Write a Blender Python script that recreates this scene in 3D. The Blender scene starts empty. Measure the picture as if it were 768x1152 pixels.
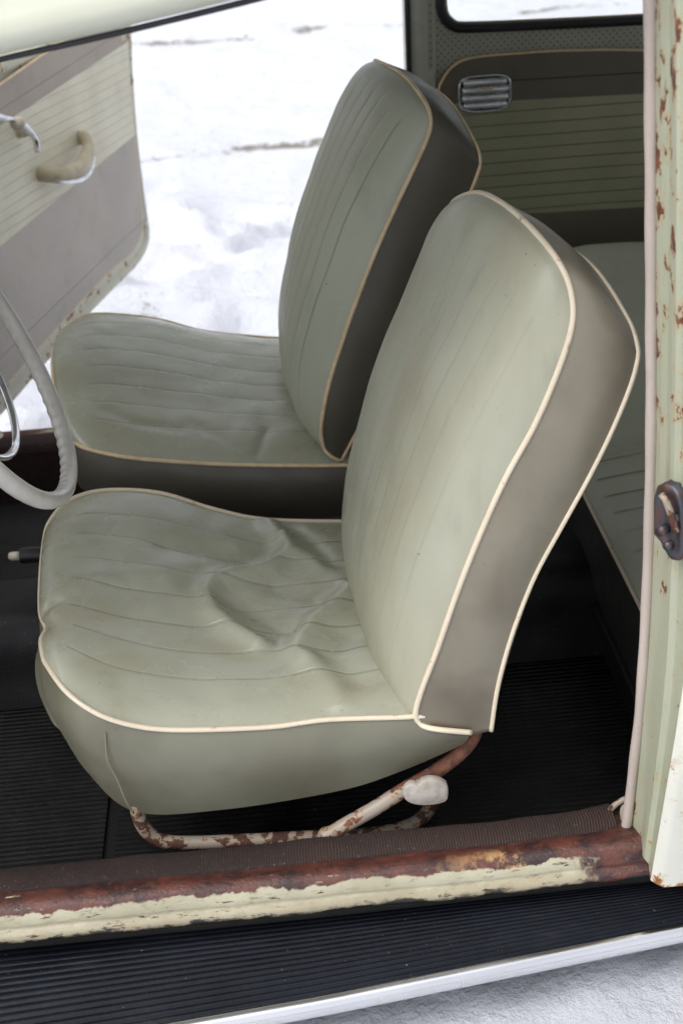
import bpy, math, random
import numpy as np
from mathutils import Vector, noise, Matrix
random.seed(7)
S = bpy.context.scene
COL = S.collection
PI = math.pi

# ------------------------------------------------------------------ materials
class NT:
    def __init__(s, name):
        s.m = bpy.data.materials.new(name); s.m.use_nodes = True
        s.t = s.m.node_tree; s.b = s.t.nodes['Principled BSDF']
        s._g = None
    def n(s, typ, **kw):
        d = s.t.nodes.new(typ)
        for k, v in kw.items():
            if k in d.inputs: d.inputs[k].default_value = v
            else: setattr(d, k, v)
        return d
    def l(s, a, b): s.t.links.new(a, b)
    def math(s, op, a, b=0.0, c=None, clamp=False):
        d = s.t.nodes.new('ShaderNodeMath'); d.operation = op; d.use_clamp = clamp
        for i, v in enumerate((a, b, c)):
            if v is None: continue
            if isinstance(v, (int, float)): d.inputs[i].default_value = v
            else: s.l(v, d.inputs[i])
        return d.outputs[0]
    def obj(s):
        if not s._g: s._g = s.t.nodes.new('ShaderNodeTexCoord')
        return s._g.outputs['Object']
    def uv(s):
        s.obj(); x = s.t.nodes.new('ShaderNodeSeparateXYZ'); s.l(s._g.outputs['UV'], x.inputs[0])
        return x.outputs[0], x.outputs[1]
    def xyz(s):
        x = s.t.nodes.new('ShaderNodeSeparateXYZ'); s.l(s.obj(), x.inputs[0]); return x.outputs
    def noise(s, scale, detail=4, rough=.55, stretch=None, dist=0):
        d = s.t.nodes.new('ShaderNodeTexNoise'); d.inputs['Scale'].default_value = scale
        d.inputs['Detail'].default_value = detail; d.inputs['Roughness'].default_value = rough
        d.inputs['Distortion'].default_value = dist
        if stretch:
            mp = s.t.nodes.new('ShaderNodeMapping'); mp.inputs['Scale'].default_value = stretch
            s.l(s.obj(), mp.inputs[0]); s.l(mp.outputs[0], d.inputs['Vector'])
        else: s.l(s.obj(), d.inputs['Vector'])
        return d.outputs['Fac']
    def step(s, v, a, b):
        d = s.t.nodes.new('ShaderNodeMapRange'); d.interpolation_type = 'SMOOTHSTEP'
        d.inputs[1].default_value = a; d.inputs[2].default_value = b
        s.l(v, d.inputs[0]); return d.outputs[0]
    def rng(s, v, a, b, c, e):
        d = s.t.nodes.new('ShaderNodeMapRange')
        for i, q in enumerate((a, b, c, e)): d.inputs[i+1].default_value = q
        s.l(v, d.inputs[0]); return d.outputs[0]
    def mix(s, f, a, b):
        d = s.t.nodes.new('ShaderNodeMix'); d.data_type = 'RGBA'
        for i, v in ((0, f), (6, a), (7, b)):
            if isinstance(v, (int, float)): d.inputs[i].default_value = v
            elif isinstance(v, tuple): d.inputs[i].default_value = (*v, 1)
            else: s.l(v, d.inputs[i])
        return d.outputs[2]
    def bump(s, h, strength=.3, dist=.002, nrm=None):
        d = s.t.nodes.new('ShaderNodeBump'); d.inputs['Strength'].default_value = strength
        d.inputs['Distance'].default_value = dist; s.l(h, d.inputs['Height'])
        if nrm: s.l(nrm, d.inputs['Normal'])
        return d.outputs[0]
    def out(s, col=None, rough=None, metal=None, nrm=None, **kw):
        for v, k in ((col, 'Base Color'), (rough, 'Roughness'), (metal, 'Metallic'), (nrm, 'Normal')):
            if v is None: continue
            if isinstance(v, (int, float)): s.b.inputs[k].default_value = v
            elif isinstance(v, tuple): s.b.inputs[k].default_value = (*v, 1)
            else: s.l(v, s.b.inputs[k])
        for k, v in kw.items(): s.b.inputs[k.replace('_', ' ')].default_value = v
        return s.m

def vinyl(name, c1, c2, seams=0, seam_rng=(.1, .9, .12, .99), seamdark=.55, rough=.4, stain=None, stretch=(1, 1, 1), seamdepth=1.0, faint=None):
    t = NT(name)
    col = t.mix(t.step(t.noise(4, 3, .5, stretch, .15), .33, .70), c1, c2)
    if stain: col = t.mix(t.math('MULTIPLY', t.step(t.noise(8, 3, .5, stretch, .3), .42, .78), .75), col, stain)
    # faint dark handling marks
    sc = t.step(t.noise(22, 5, .6, stretch), .50, .85)
    col = t.mix(t.math('MULTIPLY', sc, .30), col, tuple(v*.45 for v in c1))
    sp = t.step(t.noise(150, 2, .5), .74, .78)
    col = t.mix(t.math('MULTIPLY', sp, .5), col, (.05, .045, .035))
    fine = t.noise(900, 3, .6)
    h = t.math('MULTIPLY', fine, .12)
    h2 = t.math('MULTIPLY', t.noise(35, 4, .6), .5)
    h = t.math('ADD', h, h2)
    if seams:
        u, v = t.uv()
        wob = t.math('MULTIPLY_ADD', t.noise(6, 2), .012, v)
        fr = t.math('FRACT', t.math('MULTIPLY', wob, float(seams)))
        dd = t.math('ABSOLUTE', t.math('SUBTRACT', fr, .5))
        w = .0009*seams/.44
        line = t.math('SUBTRACT', 1.0, t.step(dd, w*.6, w*2.2))
        wide = t.math('SUBTRACT', 1.0, t.step(dd, w, w*4))
        msk = t.math('MULTIPLY', t.step(v, seam_rng[0], seam_rng[0]+.01), t.math('SUBTRACT', 1.0, t.step(v, seam_rng[1]-.01, seam_rng[1])))
        msk = t.math('MULTIPLY', msk, t.math('MULTIPLY', t.step(u, seam_rng[2], seam_rng[2]+.02), t.math('SUBTRACT', 1.0, t.step(u, seam_rng[3]-.02, seam_rng[3]))))
        vis = t.rng(t.noise(5, 3, .6), .35, .6, .25, 1.0)
        line = t.math('MULTIPLY', t.math('MULTIPLY', line, msk), vis); wide = t.math('MULTIPLY', wide, msk)
        col = t.mix(t.math('MULTIPLY', line, seamdark), col, (.035, .035, .028))
        h = t.math('SUBTRACT', h, t.math('MULTIPLY', wide, .75*seamdepth))
    r = t.rng(t.noise(14, 4, .6), .3, .7, rough-.06, rough+.1)
    return t.out(col, r, 0, t.bump(h, .6, .0016), Specular_IOR_Level=.5)

def simple(name, c, rough=.5, metal=0, c2=None, ns=20, bump=0, bs=200, **kw):
    t = NT(name)
    col = t.mix(t.step(t.noise(ns, 5, .6), .35, .7), c, c2 or tuple(v*.8 for v in c))
    r = t.rng(t.noise(ns*1.7, 4), .3, .7, max(rough-.07, .02), rough+.08)
    nm = t.bump(t.noise(bs, 3), bump, .001) if bump else None
    return t.out(col, r, metal, nm, **kw)

def worn(name, paint, thr=.6, scale=35, rust1=(.16, .055, .028), rust2=(.07, .028, .02), axis=None, a=0, b=1, gain=.35, rough=.4, fade=None):
    # paint that breaks down into rust; axis/a/b make it worse towards one end
    t = NT(name)
    nz = t.noise(scale, 8, .65, None, .3)
    if axis is not None:
        g = t.rng(t.xyz()[axis], a, b, 0, gain)
        nz2 = t.math('ADD', nz, g)
    else: nz2 = nz
    m = t.step(nz2, thr, thr+.03)
    halo = t.step(nz2, thr-.05, thr+.02)
    rust = t.mix(t.step(t.noise(90, 6, .7), .35, .65), rust1, rust2)
    pn = t.mix(t.step(t.noise(7, 4), .3, .75), paint, tuple(v*.86 for v in paint))
    grime = t.math('MULTIPLY', t.step(t.noise(60, 6, .7), .55, .8), .35)
    pn = t.mix(grime, pn, tuple(v*.5 for v in paint))
    pn = t.mix(t.math('MULTIPLY', halo, .6), pn, (.42, .24, .10))
    col = t.mix(m, pn, rust)
    r = t.rng(m, 0, 1, rough, .8)
    h = t.math('ADD', t.math('MULTIPLY', m, t.noise(300, 4)), t.math('MULTIPLY', t.noise(30, 2), .1))
    return t.out(col, r, 0, t.bump(h, .5, .001))

M = {}
SEAT1 = (.42, .425, .335); SEAT2 = (.285, .285, .215); STAIN = (.26, .22, .14)
M['cushion'] = vinyl('faded_green_vinyl', SEAT1, (.38, .385, .30), 9, (.14, .88, .12, 1.2), .32, .25, (.36, .335, .235), (1, 1.6, 1))
M['back_plain'] = vinyl('faded_green_vinyl_back', SEAT1, (.38, .37, .275), 14, (.08, .92, .04, .93), .10, .36, (.385, .36, .26), (2.4, 2.4, .5), .2)
M['back_flute'] = vinyl('fluted_green_vinyl_back', (.46, .475, .375), (.42, .43, .335), 14, (.05, .95, .03, .95), .6, .36, None, (1, 1, .6))
M['band'] = vinyl('taupe_vinyl', (.24, .214, .162), (.19, .165, .122), 0, rough=.34, stain=(.115, .092, .065), stretch=(1, 1, 1))
M['band_low'] = vinyl('olive_taupe_vinyl', (.205, .205, .150), (.175, .170, .122), 0, rough=.38, stain=(.125, .112, .078))
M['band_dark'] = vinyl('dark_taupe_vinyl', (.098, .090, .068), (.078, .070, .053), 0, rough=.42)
M['bench'] = vinyl('bench_green_vinyl', (.52, .54, .43), (.46, .475, .37), 22, (.03, .53, .03, 1.2), .6, .42)
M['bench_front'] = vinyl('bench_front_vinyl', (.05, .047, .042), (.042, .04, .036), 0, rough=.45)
M['piping'] = worn('cream_piping', (.80, .69, .53), .66, 45, (.45, .33, .22), (.30, .21, .14), rough=.45)
M['piping_old'] = simple('yellowed_piping', (.82, .65, .42), .45, c2=(.70, .52, .30), ns=60)
M['stitch'] = simple('seam_thread', (.26, .23, .17), .7)
M['chrome_dull'] = simple('worn_chrome', (.80, .82, .86), .32, 1, c2=(.62, .64, .68), ns=60)
M['chrome'] = simple('pitted_chrome', (.78, .79, .82), .13, 1, c2=(.55, .55, .58), ns=50, bump=.15, bs=60)
M['rubber'] = simple('black_rubber', (.008, .008, .010), .42, c2=(.016, .016, .019))
def board_mat():
    t = NT('running_board_rubber')
    col = t.mix(t.step(t.noise(10, 5, .7, (.4, 1, 1)), .35, .7), (.0035, .0045, .008), (.009, .011, .017))
    film = t.math('MULTIPLY', t.step(t.noise(26, 7, .8, (.35, 1, 1)), .52, .80), .22)
    col = t.mix(film, col, (.09, .085, .085))
    gr = t.math('MULTIPLY', t.step(t.noise(330, 3, .6), .715, .75), t.step(t.noise(6, 3), .40, .60))
    col = t.mix(gr, col, (.42, .42, .45))
    return t.out(col, t.rng(t.noise(14, 4), .3, .7, .36, .5), 0, t.bump(t.noise(160, 3), .3, .001), Specular_IOR_Level=.16)
M['board'] = board_mat()
M['board_plain'] = simple('running_board_plain', (.0035, .0045, .008), .42, c2=(.008, .010, .016), ns=12, bump=.3, bs=150, Specular_IOR_Level=.13)
M['alu'] = simple('brushed_moulding', (.80, .80, .83), .22, 1, c2=(.70, .70, .73), ns=3)
M['dark'] = simple('dark_underside', (.009, .008, .008), .7)
M['ivory'] = simple('ivory_plastic', (.60, .56, .47), .35, c2=(.5, .43, .32), ns=40)
M['cream_pad'] = simple('cream_pad', (.56, .50, .36), .4, c2=(.45, .38, .25), ns=30)
M['wheelgrey'] = simple('grey_ivory_rim', (.60, .575, .53), .2, c2=(.53, .50, .46), ns=30)
M['weather'] = worn('weatherstrip_rubber', (.50, .43, .38), .70, 30, (.40, .16, .06), (.25, .12, .06), rough=.6)
M['tube'] = worn('chipped_tube_paint', (.34, .30, .25), .49, 60, (.12, .045, .028), (.06, .028, .02), rough=.45)
M['tube_rusty'] = worn('rusty_tube', (.36, .31, .255), .52, 55, (.20, .075, .04), (.07, .03, .02), 0, .13, .235, .42, rough=.4)
M['lever'] = simple('grey_lever_paint', (.46, .42, .37), .4, c2=(.32, .28, .24), ns=90)
M['paint'] = worn('ivory_body_paint', (.60, .61, .50), .74, 30, (.20, .07, .03), (.12, .05, .03), rough=.3)
M['paint_in'] = simple('green_grey_paint', (.50, .51, .44), .3, c2=(.44, .45, .39), ns=5)
M['paint_plain'] = simple('ivory_roof_paint', (.56, .57, .47), .3, c2=(.52, .53, .43), ns=4)
M['headliner'] = simple('headliner_vinyl', (.42, .42, .38), .7)
M['skin'] = worn('white_quarter_paint', (.66, .66, .58), .62, 34, (.45, .22, .05), (.22, .08, .03), 2, .128, .108, .24, rough=.28)
M['trim_dark'] = vinyl('trim_brown_vinyl', (.165, .15, .115), (.135, .12, .092), 0, rough=.5)
M['plate'] = simple('striker_steel', (.075, .08, .10), .42, .6, c2=(.13, .065, .045), ns=55, bump=.5, bs=90)

def jamb_mat():
    t = NT('door_jamb_paint')
    u, v = t.uv()
    nz = t.noise(58, 8, .68, (1, 1, .6), .3)
    edge = t.math('SUBTRACT', .25, t.math('MULTIPLY', u, 2.3))      # heavy rust right beside the rubber
    hz = t.math('ADD', t.rng(v, .35, .8, 0.0, .085), t.rng(v, .045, .008, 0.0, .2))
    a = t.math('ADD', nz, t.math('ADD', t.math('MAXIMUM', edge, 0.0), hz))
    m = t.step(a, .638, .663)
    halo = t.step(a, .55, .63)
    pn = t.mix(t.step(t.noise(9, 4, .6, (1, 1, .3)), .3, .7), (.42, .44, .33), (.36, .375, .275))
    pn = t.mix(t.math('MULTIPLY', t.step(t.noise(40, 6, .7, (1, 1, .2)), .55, .75), .4), pn, (.16, .15, .10))
    pn = t.mix(t.math('MULTIPLY', halo, .45), pn, (.46, .33, .17))
    ru = t.mix(t.step(t.noise(120, 5, .7), .35, .65), (.21, .075, .035), (.08, .03, .02))
    return t.out(t.mix(m, pn, ru), t.rng(m, 0, 1, .35, .85), 0, t.bump(t.math('ADD', t.noise(60, 3), t.math('MULTIPLY', m, .6)), .35, .0012))
M['jamb'] = jamb_mat()

def ribbed(name, c1, c2, axis, freq, rough, lo, hi, dep=.6, wob=0):
    # narrow sewn or moulded lines across one object axis, only between lo and hi
    t = NT(name)
    x = t.xyz()[axis]
    if wob: x = t.math('MULTIPLY_ADD', t.noise(3, 2), wob, x)
    fr = t.math('ABSOLUTE', t.math('SUBTRACT', t.math('FRACT', t.math('MULTIPLY', x, freq)), .5))
    ln = t.math('SUBTRACT', 1.0, t.step(fr, .02, .08))
    col = t.mix(t.step(t.noise(7, 5, .6), .35, .7), c1, c2)
    col = t.mix(t.math('MULTIPLY', t.step(t.noise(22, 6, .7), .6, .8), .3), col, tuple(v*.6 for v in c1))
    col = t.mix(t.math('MULTIPLY', ln, dep), col, tuple(v*.35 for v in c1))
    h = t.math('SUBTRACT', t.math('MULTIPLY', t.noise(500, 3), .1), ln)
    return t.out(col, rough, 0, t.bump(h, .6, .0015))

def sill_mat():
    t = NT('rusted_sill_paint')
    u, v = t.uv()                                   # u metres along, v across: 0 inside .. 1 bottom lip
    n1 = t.noise(16, 8, .66, (1, 1, 1), .4)
    n2 = t.noise(7, 6, .6, (1, 3, 3), .2)
    a = t.math('ADD', v, t.math('MULTIPLY', t.math('SUBTRACT', n1, .5), .22))
    painted = t.step(a, .535, .552)                  # below the rusty roll the ivory paint survives
    patch = t.math('MULTIPLY', t.step(n2, .60, .612), t.math('MULTIPLY', t.step(v, .34, .38), t.math('SUBTRACT', 1.0, t.step(v, .50, .54))))
    painted = t.math('MAXIMUM', painted, patch)
    chips = t.step(t.noise(75, 8, .75, (.4, 2, 2)), .60, .62)
    painted = t.math('SUBTRACT', painted, t.math('MULTIPLY', chips, t.step(v, .5, .6)), clamp=True)
    endr = t.step(t.math('MULTIPLY_ADD', t.math('SUBTRACT', n1, .5), .25, u), .285, .31)
    painted = t.math('MULTIPLY', painted, t.math('SUBTRACT', 1.0, endr))
    low = t.math('ADD', v, t.math('MULTIPLY', t.math('SUBTRACT', t.noise(60, 8, .75, (.45, 1, 1)), .5), .30))
    black = t.step(low, .715, .755)
    rust = t.mix(t.step(t.noise(30, 8, .8, (.6, 1, 1)), .38, .62), (.125, .040, .028), (.030, .014, .015))
    rust = t.mix(t.math('MULTIPLY', t.step(t.noise(60, 7, .75), .55, .7), .55), rust, (.22, .085, .045))
    rust = t.mix(t.math('MULTIPLY', t.step(t.noise(130, 6, .7, (.4, 1, 1)), .60, .72), .5), rust, (.30, .24, .25))
    orange = t.math('MULTIPLY', t.step(u, .10, .26), t.step(t.noise(24, 7, .7), .50, .60))
    orange = t.math('MULTIPLY', orange, t.step(v, .36, .46))
    orange = t.math('MULTIPLY', orange, t.math('SUBTRACT', 1.0, t.step(u, .265, .30)))
    rust = t.mix(orange, rust, t.mix(t.noise(120, 4), (.50, .22, .06), (.60, .45, .22)))
    pn = t.mix(t.step(t.noise(12, 5), .3, .7), (.47, .445, .325), (.36, .335, .235))
    pn = t.mix(t.math('MULTIPLY', t.step(a, .50, .60), .0), pn, (.4, .3, .15))
    pn = t.mix(t.math('MULTIPLY', t.step(t.noise(110, 6, .75, (.4, 1, 1)), .52, .72), .55), pn, (.2, .165, .10))
    pn = t.mix(t.math('MULTIPLY', t.step(low, .60, .70), .45), pn, (.22, .17, .10))
    col = t.mix(painted, rust, pn)
    col = t.mix(black, col, (.02, .018, .016))
    h = t.math('ADD', t.math('MULTIPLY', painted, .8), t.math('MULTIPLY', t.noise(180, 6, .7), t.math('SUBTRACT', 1.2, painted)))
    return t.out(col, t.rng(painted, 0, 1, .33, .34), 0, t.bump(h, .7, .0016))
M['sill'] = sill_mat()

def snow_mat():
    t = NT('trodden_snow')
    at = t.n('ShaderNodeAttribute', attribute_name='dirt')
    nz = t.noise(19, 8, .75)
    d = t.math('ADD', at.outputs['Fac'], t.math('MULTIPLY', t.math('SUBTRACT', nz, .5), 2.6))
    m = t.step(d, .60, .80)
    m = t.math('MULTIPLY', m, t.step(at.outputs['Fac'], .03, .2))
    tint = t.math('MULTIPLY', at.outputs['Fac'], .25)
    sn = t.mix(t.noise(2.2, 5), (.60, .625, .705), (.69, .705, .755))
    sn = t.mix(tint, sn, (.55, .54, .56))
    soil = t.mix(t.noise(60, 5), (.10, .085, .06), (.30, .27, .24))
    h = t.math('ADD', t.math('MULTIPLY', t.noise(60, 8, .7), .5), t.noise(9, 5, .6))
    return t.out(t.mix(t.math('MULTIPLY', m, .97), sn, soil), .6, 0, t.bump(h, .8, .04))
M['snow'] = snow_mat()

def mat_black(name='floor_rubber'):
    t = NT(name)
    col = t.mix(t.step(t.noise(9, 6, .7), .4, .7), (.006, .006, .007), (.016, .015, .015))
    col = t.mix(t.math('MULTIPLY', t.step(t.noise(18, 7, .8), .52, .82), .16), col, (.10, .09, .08))
    col = t.mix(t.math('MULTIPLY', t.step(t.noise(260, 3), .70, .74), .6), col, (.26, .25, .24))
    return t.out(col, t.rng(t.noise(12, 4), .3, .7, .28, .5), 0, t.bump(t.noise(250, 3), .3, .001), Specular_IOR_Level=.35)
M['mat'] = mat_black()
def carpet():
    t = NT('brown_sill_carpet')
    x = t.math('MULTIPLY_ADD', t.noise(9, 3), .012, t.xyz()[0])
    w = t.math('SINE', t.math('MULTIPLY', x, 2*PI*310))
    k = t.math('MULTIPLY_ADD', w, .5, .5)
    vis = t.math('MULTIPLY', t.step(x, -.35, .1), t.rng(t.noise(14, 4, .6), .35, .6, .35, 1.0))
    k = t.math('MULTIPLY', k, vis)
    col = t.mix(k, (.014, .007, .006), (.070, .048, .038))
    col = t.mix(t.math('MULTIPLY', t.step(t.noise(160, 6, .8), .45, .7), .45), col, (.045, .022, .018))
    col = t.mix(t.math('MULTIPLY', t.step(t.noise(7, 6, .7), .45, .65), .6), col, (.04, .016, .013))
    col = t.mix(t.math('MULTIPLY', t.step(t.noise(300, 4, .7), .62, .7), .6), col, (.22, .17, .13))
    return t.out(col, .85, 0, t.bump(t.math('ADD', k, t.noise(400, 3)), .8, .0012))
M['carpet'] = carpet()
def perforated():
    t = NT('perforated_vinyl')
    mp = t.n('ShaderNodeMapping'); mp.inputs['Scale'].default_value = (120, 1, 120); mp.inputs['Rotation'].default_value = (0, PI/4, 0)
    t.l(t.obj(), mp.inputs[0])
    fr = t.n('ShaderNodeVectorMath', operation='FRACTION'); t.l(mp.outputs[0], fr.inputs[0])
    s = t.n('ShaderNodeSeparateXYZ'); t.l(fr.outputs[0], s.inputs[0])
    a = t.math('SUBTRACT', s.outputs[0], .5); b = t.math('SUBTRACT', s.outputs[2], .5)
    r = t.math('SQRT', t.math('ADD', t.math('MULTIPLY', a, a), t.math('MULTIPLY', b, b)))
    dot = t.math('SUBTRACT', 1.0, t.step(r, .12, .24))
    col = t.mix(t.step(t.noise(8, 5), .3, .7), (.42, .415, .36), (.36, .355, .30))
    return t.out(t.mix(t.math('MULTIPLY', dot, .75), col, (.03, .03, .025)), .6)
M['perf'] = perforated()
def glass():
    t = NT('window_glass')
    nt = t.t; nt.nodes.remove(t.b)
    tr = nt.nodes.new('ShaderNodeBsdfTransparent'); gl = nt.nodes.new('ShaderNodeBsdfGlossy'); gl.inputs['Roughness'].default_value = .03
    mx = nt.nodes.new('ShaderNodeMixShader'); fz = nt.nodes.new('ShaderNodeFresnel'); fz.inputs[0].default_value = 1.45
    tr.inputs[0].default_value = (.93, .95, .94, 1)
    nt.links.new(fz.outputs[0], mx.inputs[0]); nt.links.new(tr.outputs[0], mx.inputs[1]); nt.links.new(gl.outputs[0], mx.inputs[2])
    nt.links.new(mx.outputs[0], nt.nodes['Material Output'].inputs[0]); return t.m
M['glass'] = glass()
M['door_dark'] = vinyl('door_upper_vinyl', (.44, .375, .305), (.38, .32, .26), 0, rough=.4)
M['door_low'] = vinyl('door_lower_vinyl', (.47, .42, .365), (.40, .36, .31), 0, rough=.36)
M['door_rib'] = ribbed('door_ribbed_vinyl', (.76, .72, .56), (.68, .63, .48), 2, 1/.0195, .42, 0, 1, .2, .01)
M['door_paint'] = worn('door_edge_paint', (.62, .61, .49), .585, 34, (.36, .18, .08), (.14, .06, .03), rough=.35)
M['trim_rib'] = ribbed('quarter_ribbed_vinyl', (.38, .375, .25), (.32, .315, .21), 2, 1/.0215, .5, 0, 1, .7, .006)

# ------------------------------------------------------------------ mesh helpers
LOC = {}
def empty(name, loc, label=None, cat=None, group=None):
    o = bpy.data.objects.new(name, None); COL.objects.link(o); o.location = loc; LOC[o] = Vector(loc)
    o.empty_display_size = .1
    if label: o['label'] = label
    if cat: o['category'] = cat
    if group: o['group'] = group
    return o
def mk(name, V, F, mat, parent=None, uv=None, smooth=True, label=None, mats=None, mi=None):
    off = Vector((0, 0, 0)); p = parent
    while p is not None:
        off += LOC.get(p, Vector((0, 0, 0))); p = p.parent
    me = bpy.data.meshes.new(name)
    me.from_pydata([tuple(Vector(v)-off) for v in V], [], [tuple(f) for f in F])
    for m in (mats or [mat]): me.materials.append(M[m] if isinstance(m, str) else m)
    if mi: me.polygons.foreach_set('material_index', mi)
    if smooth: me.polygons.foreach_set('use_smooth', [True]*len(me.polygons))
    if uv is not None:
        l = me.uv_layers.new(name='UVMap')
        idx = np.zeros(len(me.loops), dtype=np.int32); me.loops.foreach_get('vertex_index', idx)
        l.data.foreach_set('uv', np.array(uv, dtype=np.float32)[idx].ravel())
    me.validate(); me.update()
    o = bpy.data.objects.new(name, me); COL.objects.link(o)
    if parent is not None: o.parent = parent
    if label: o['label'] = label
    return o
def solid(o, th, off=0, bev=0):
    m = o.modifiers.new('thick', 'SOLIDIFY'); m.thickness = th; m.offset = off
    if bev: b = o.modifiers.new('soft', 'BEVEL'); b.width = bev; b.segments = 3; b.limit_method = 'ANGLE'
    return o
def cr(P, n=12, closed=False):
    P = [Vector(p) for p in P]; N = len(P); out = []
    seg = N if closed else N-1
    for i in range(seg):
        g = lambda k: P[k % N] if closed else P[min(max(k, 0), N-1)]
        p0, p1, p2, p3 = g(i-1), g(i), g(i+1), g(i+2)
        # centripetal-like via standard CR; points are fairly even
        for k in range(n):
            t = k/n
            out.append(.5*((2*p1)+(p2-p0)*t+(2*p0-5*p1+4*p2-p3)*t*t+(3*p1-p0-3*p2+p3)*t**3))
    if not closed: out.append(P[-1].copy())
    return out
def resample(P, n, closed=False):
    P = [Vector(p) for p in P]
    if closed: P = P+[P[0]]
    d = [0]
    for a, b in zip(P, P[1:]): d.append(d[-1]+(b-a).length)
    T = d[-1]; out = []; j = 0
    m = n if closed else n-1
    for i in range(n):
        s = T*i/m
        while j < len(d)-2 and d[j+1] < s: j += 1
        w = (s-d[j])/max(d[j+1]-d[j], 1e-9); out.append(P[j].lerp(P[j+1], min(max(w, 0), 1)))
    return out
def smooth_pts(P, it=2, closed=False):
    P = [Vector(p) for p in P]
    for _ in range(it):
        Q = list(P)
        for i in range(len(P)):
            if not closed and i in (0, len(P)-1): continue
            Q[i] = (P[i-1]+P[i]*2+P[(i+1) % len(P)])/4
        P = Q
    return P
def tube_vf(P, r, n=10, closed=False, flat=1.0, up=None, caps=True):
    P = [Vector(p) for p in P]; N = len(P); V = []; F = []
    T = []
    for i in range(N):
        a = P[i-1] if (i > 0 or closed) else P[i]; b = P[(i+1) % N] if (i < N-1 or closed) else P[i]
        T.append((b-a).normalized())
    nrm = (Vector(up) if up else (Vector((0, 0, 1)) if abs(T[0].z) < .9 else Vector((1, 0, 0))))
    for i in range(N):
        if up: nrm = Vector(up)
        nrm = (nrm-T[i]*nrm.dot(T[i])).normalized(); bn = T[i].cross(nrm)
        ri = r[i] if isinstance(r, (list, tuple)) else (r(i/(N-1)) if callable(r) else r)
        for k in range(n):
            a = 2*PI*k/n; V.append(P[i]+nrm*math.cos(a)*ri+bn*math.sin(a)*ri*flat)
    for i in range(N if closed else N-1):
        for k in range(n):
            j = (i+1) % N
            F.append((i*n+k, i*n+(k+1) % n, j*n+(k+1) % n, j*n+k))
    if not closed and caps:
        F.append(tuple(range(n))[::-1]); F.append(tuple((N-1)*n+k for k in range(n)))
    return V, F
def tube(name, P, r, mat, parent, n=10, closed=False, flat=1.0, up=None, label=None):
    V, F = tube_vf(P, r, n, closed, flat, up); return mk(name, V, F, mat, parent, label=label)
def loft(name, rows, mat, parent, uv=None, closed_u=False, label=None, smooth=True):
    """rows: list of equal-length point lists"""
    n = len(rows[0]); V = [p for r in rows for p in r]; F = []
    for i in range(len(rows)-1):
        for k in range(n if closed_u else n-1):
            j = (k+1) % n
            F.append((i*n+k, i*n+j, (i+1)*n+j, (i+1)*n+k))
    return mk(name, V, F, mat, parent, uv=uv, label=label, smooth=smooth)
def join_vf(parts):
    V = []; F = []
    for v, f in parts:
        o = len(V); V += list(v); F += [tuple(i+o for i in q) for q in f]
    return V, F
def box_vf(a, b):
    (x0, y0, z0), (x1, y1, z1) = a, b
    V = [(x, y, z) for x in (x0, x1) for y in (y0, y1) for z in (z0, z1)]
    return V, [(0, 1, 3, 2), (4, 6, 7, 5), (0, 4, 5, 1), (2, 3, 7, 6), (0, 2, 6, 4), (1, 5, 7, 3)]
def box(name, a, b, mat, parent, bev=.003, label=None):
    o = mk(name, *box_vf(a, b), mat, parent, smooth=False, label=label)
    if bev: m = o.modifiers.new('soft', 'BEVEL'); m.width = bev; m.segments = 2
    return o
def extrude_x(name, prof, xs, mat, parent, uvv=None, fn=None, label=None):
    """prof = (y,z) list swept along x stations; fn(x,y,z)->point bends it"""
    V = []; uv = []
    L = [0]
    for a, b in zip(prof, prof[1:]): L.append(L[-1]+math.dist(a, b))
    for x in xs:
        for k, (y, z) in enumerate(prof):
            V.append(fn(x, y, z) if fn else (x, y, z)); uv.append((x, (uvv[k] if uvv else L[k]/L[-1])))
    n = len(prof); F = [(i*n+k, i*n+k+1, (i+1)*n+k+1, (i+1)*n+k) for i in range(len(xs)-1) for k in range(n-1)]
    return mk(name, V, F, mat, parent, uv=uv, label=label)
def coons(A, B, Cc, D, n, m):
    """A: s at t=0, B: s at t=1, Cc: t at s=0, D: t at s=1 -> grid [i][j]"""
    A = resample(A, n); B = resample(B, n); Cc = resample(Cc, m); D = resample(D, m); G = []
    for i in range(n):
        s = i/(n-1); row = []
        for j in range(m):
            t = j/(m-1)
            p = A[i]*(1-t)+B[i]*t+Cc[j]*(1-s)+D[j]*s-(A[0]*(1-s)*(1-t)+A[-1]*s*(1-t)+B[0]*(1-s)*t+B[-1]*s*t)
            row.append(p)
        G.append(row)
    return G
def nz(x, y, z, s): return noise.noise(Vector((x*s, y*s, z*s)))
def grid_vf(G, disp=None):
    n = len(G); m = len(G[0])
    N = [[None]*m for _ in range(n)]
    for i in range(n):
        for j in range(m):
            a = G[min(i+1, n-1)][j]-G[max(i-1, 0)][j]; b = G[i][min(j+1, m-1)]-G[i][max(j-1, 0)]
            c = a.cross(b); N[i][j] = c.normalized() if c.length > 1e-12 else None
    V = []; uv = []
    for i in range(n):
        for j in range(m):
            s = i/(n-1); t = j/(m-1); p = G[i][j]
            nn = N[i][j] or N[min(max(i, 2), n-3)][min(max(j, 2), m-3)]
            V.append(disp(p, nn, s, t) if disp else p); uv.append((s, t))
    F = [(i*m+j, (i+1)*m+j, (i+1)*m+j+1, i*m+j+1) for i in range(n-1) for j in range(m-1)]
    return V, F, uv
def prof4(a, k, e=.5): return max(0.0, 1-abs(2*a-1)**k)**e
def segdist(px, py, poly):
    best = 9; 
    for (ax, ay), (bx, by) in zip(poly, poly[1:]):
        dx, dy = bx-ax, by-ay; t = max(0, min(1, ((px-ax)*dx+(py-ay)*dy)/(dx*dx+dy*dy+1e-12)))
        best = min(best, math.hypot(px-ax-t*dx, py-ay-t*dy))
    return best
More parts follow.
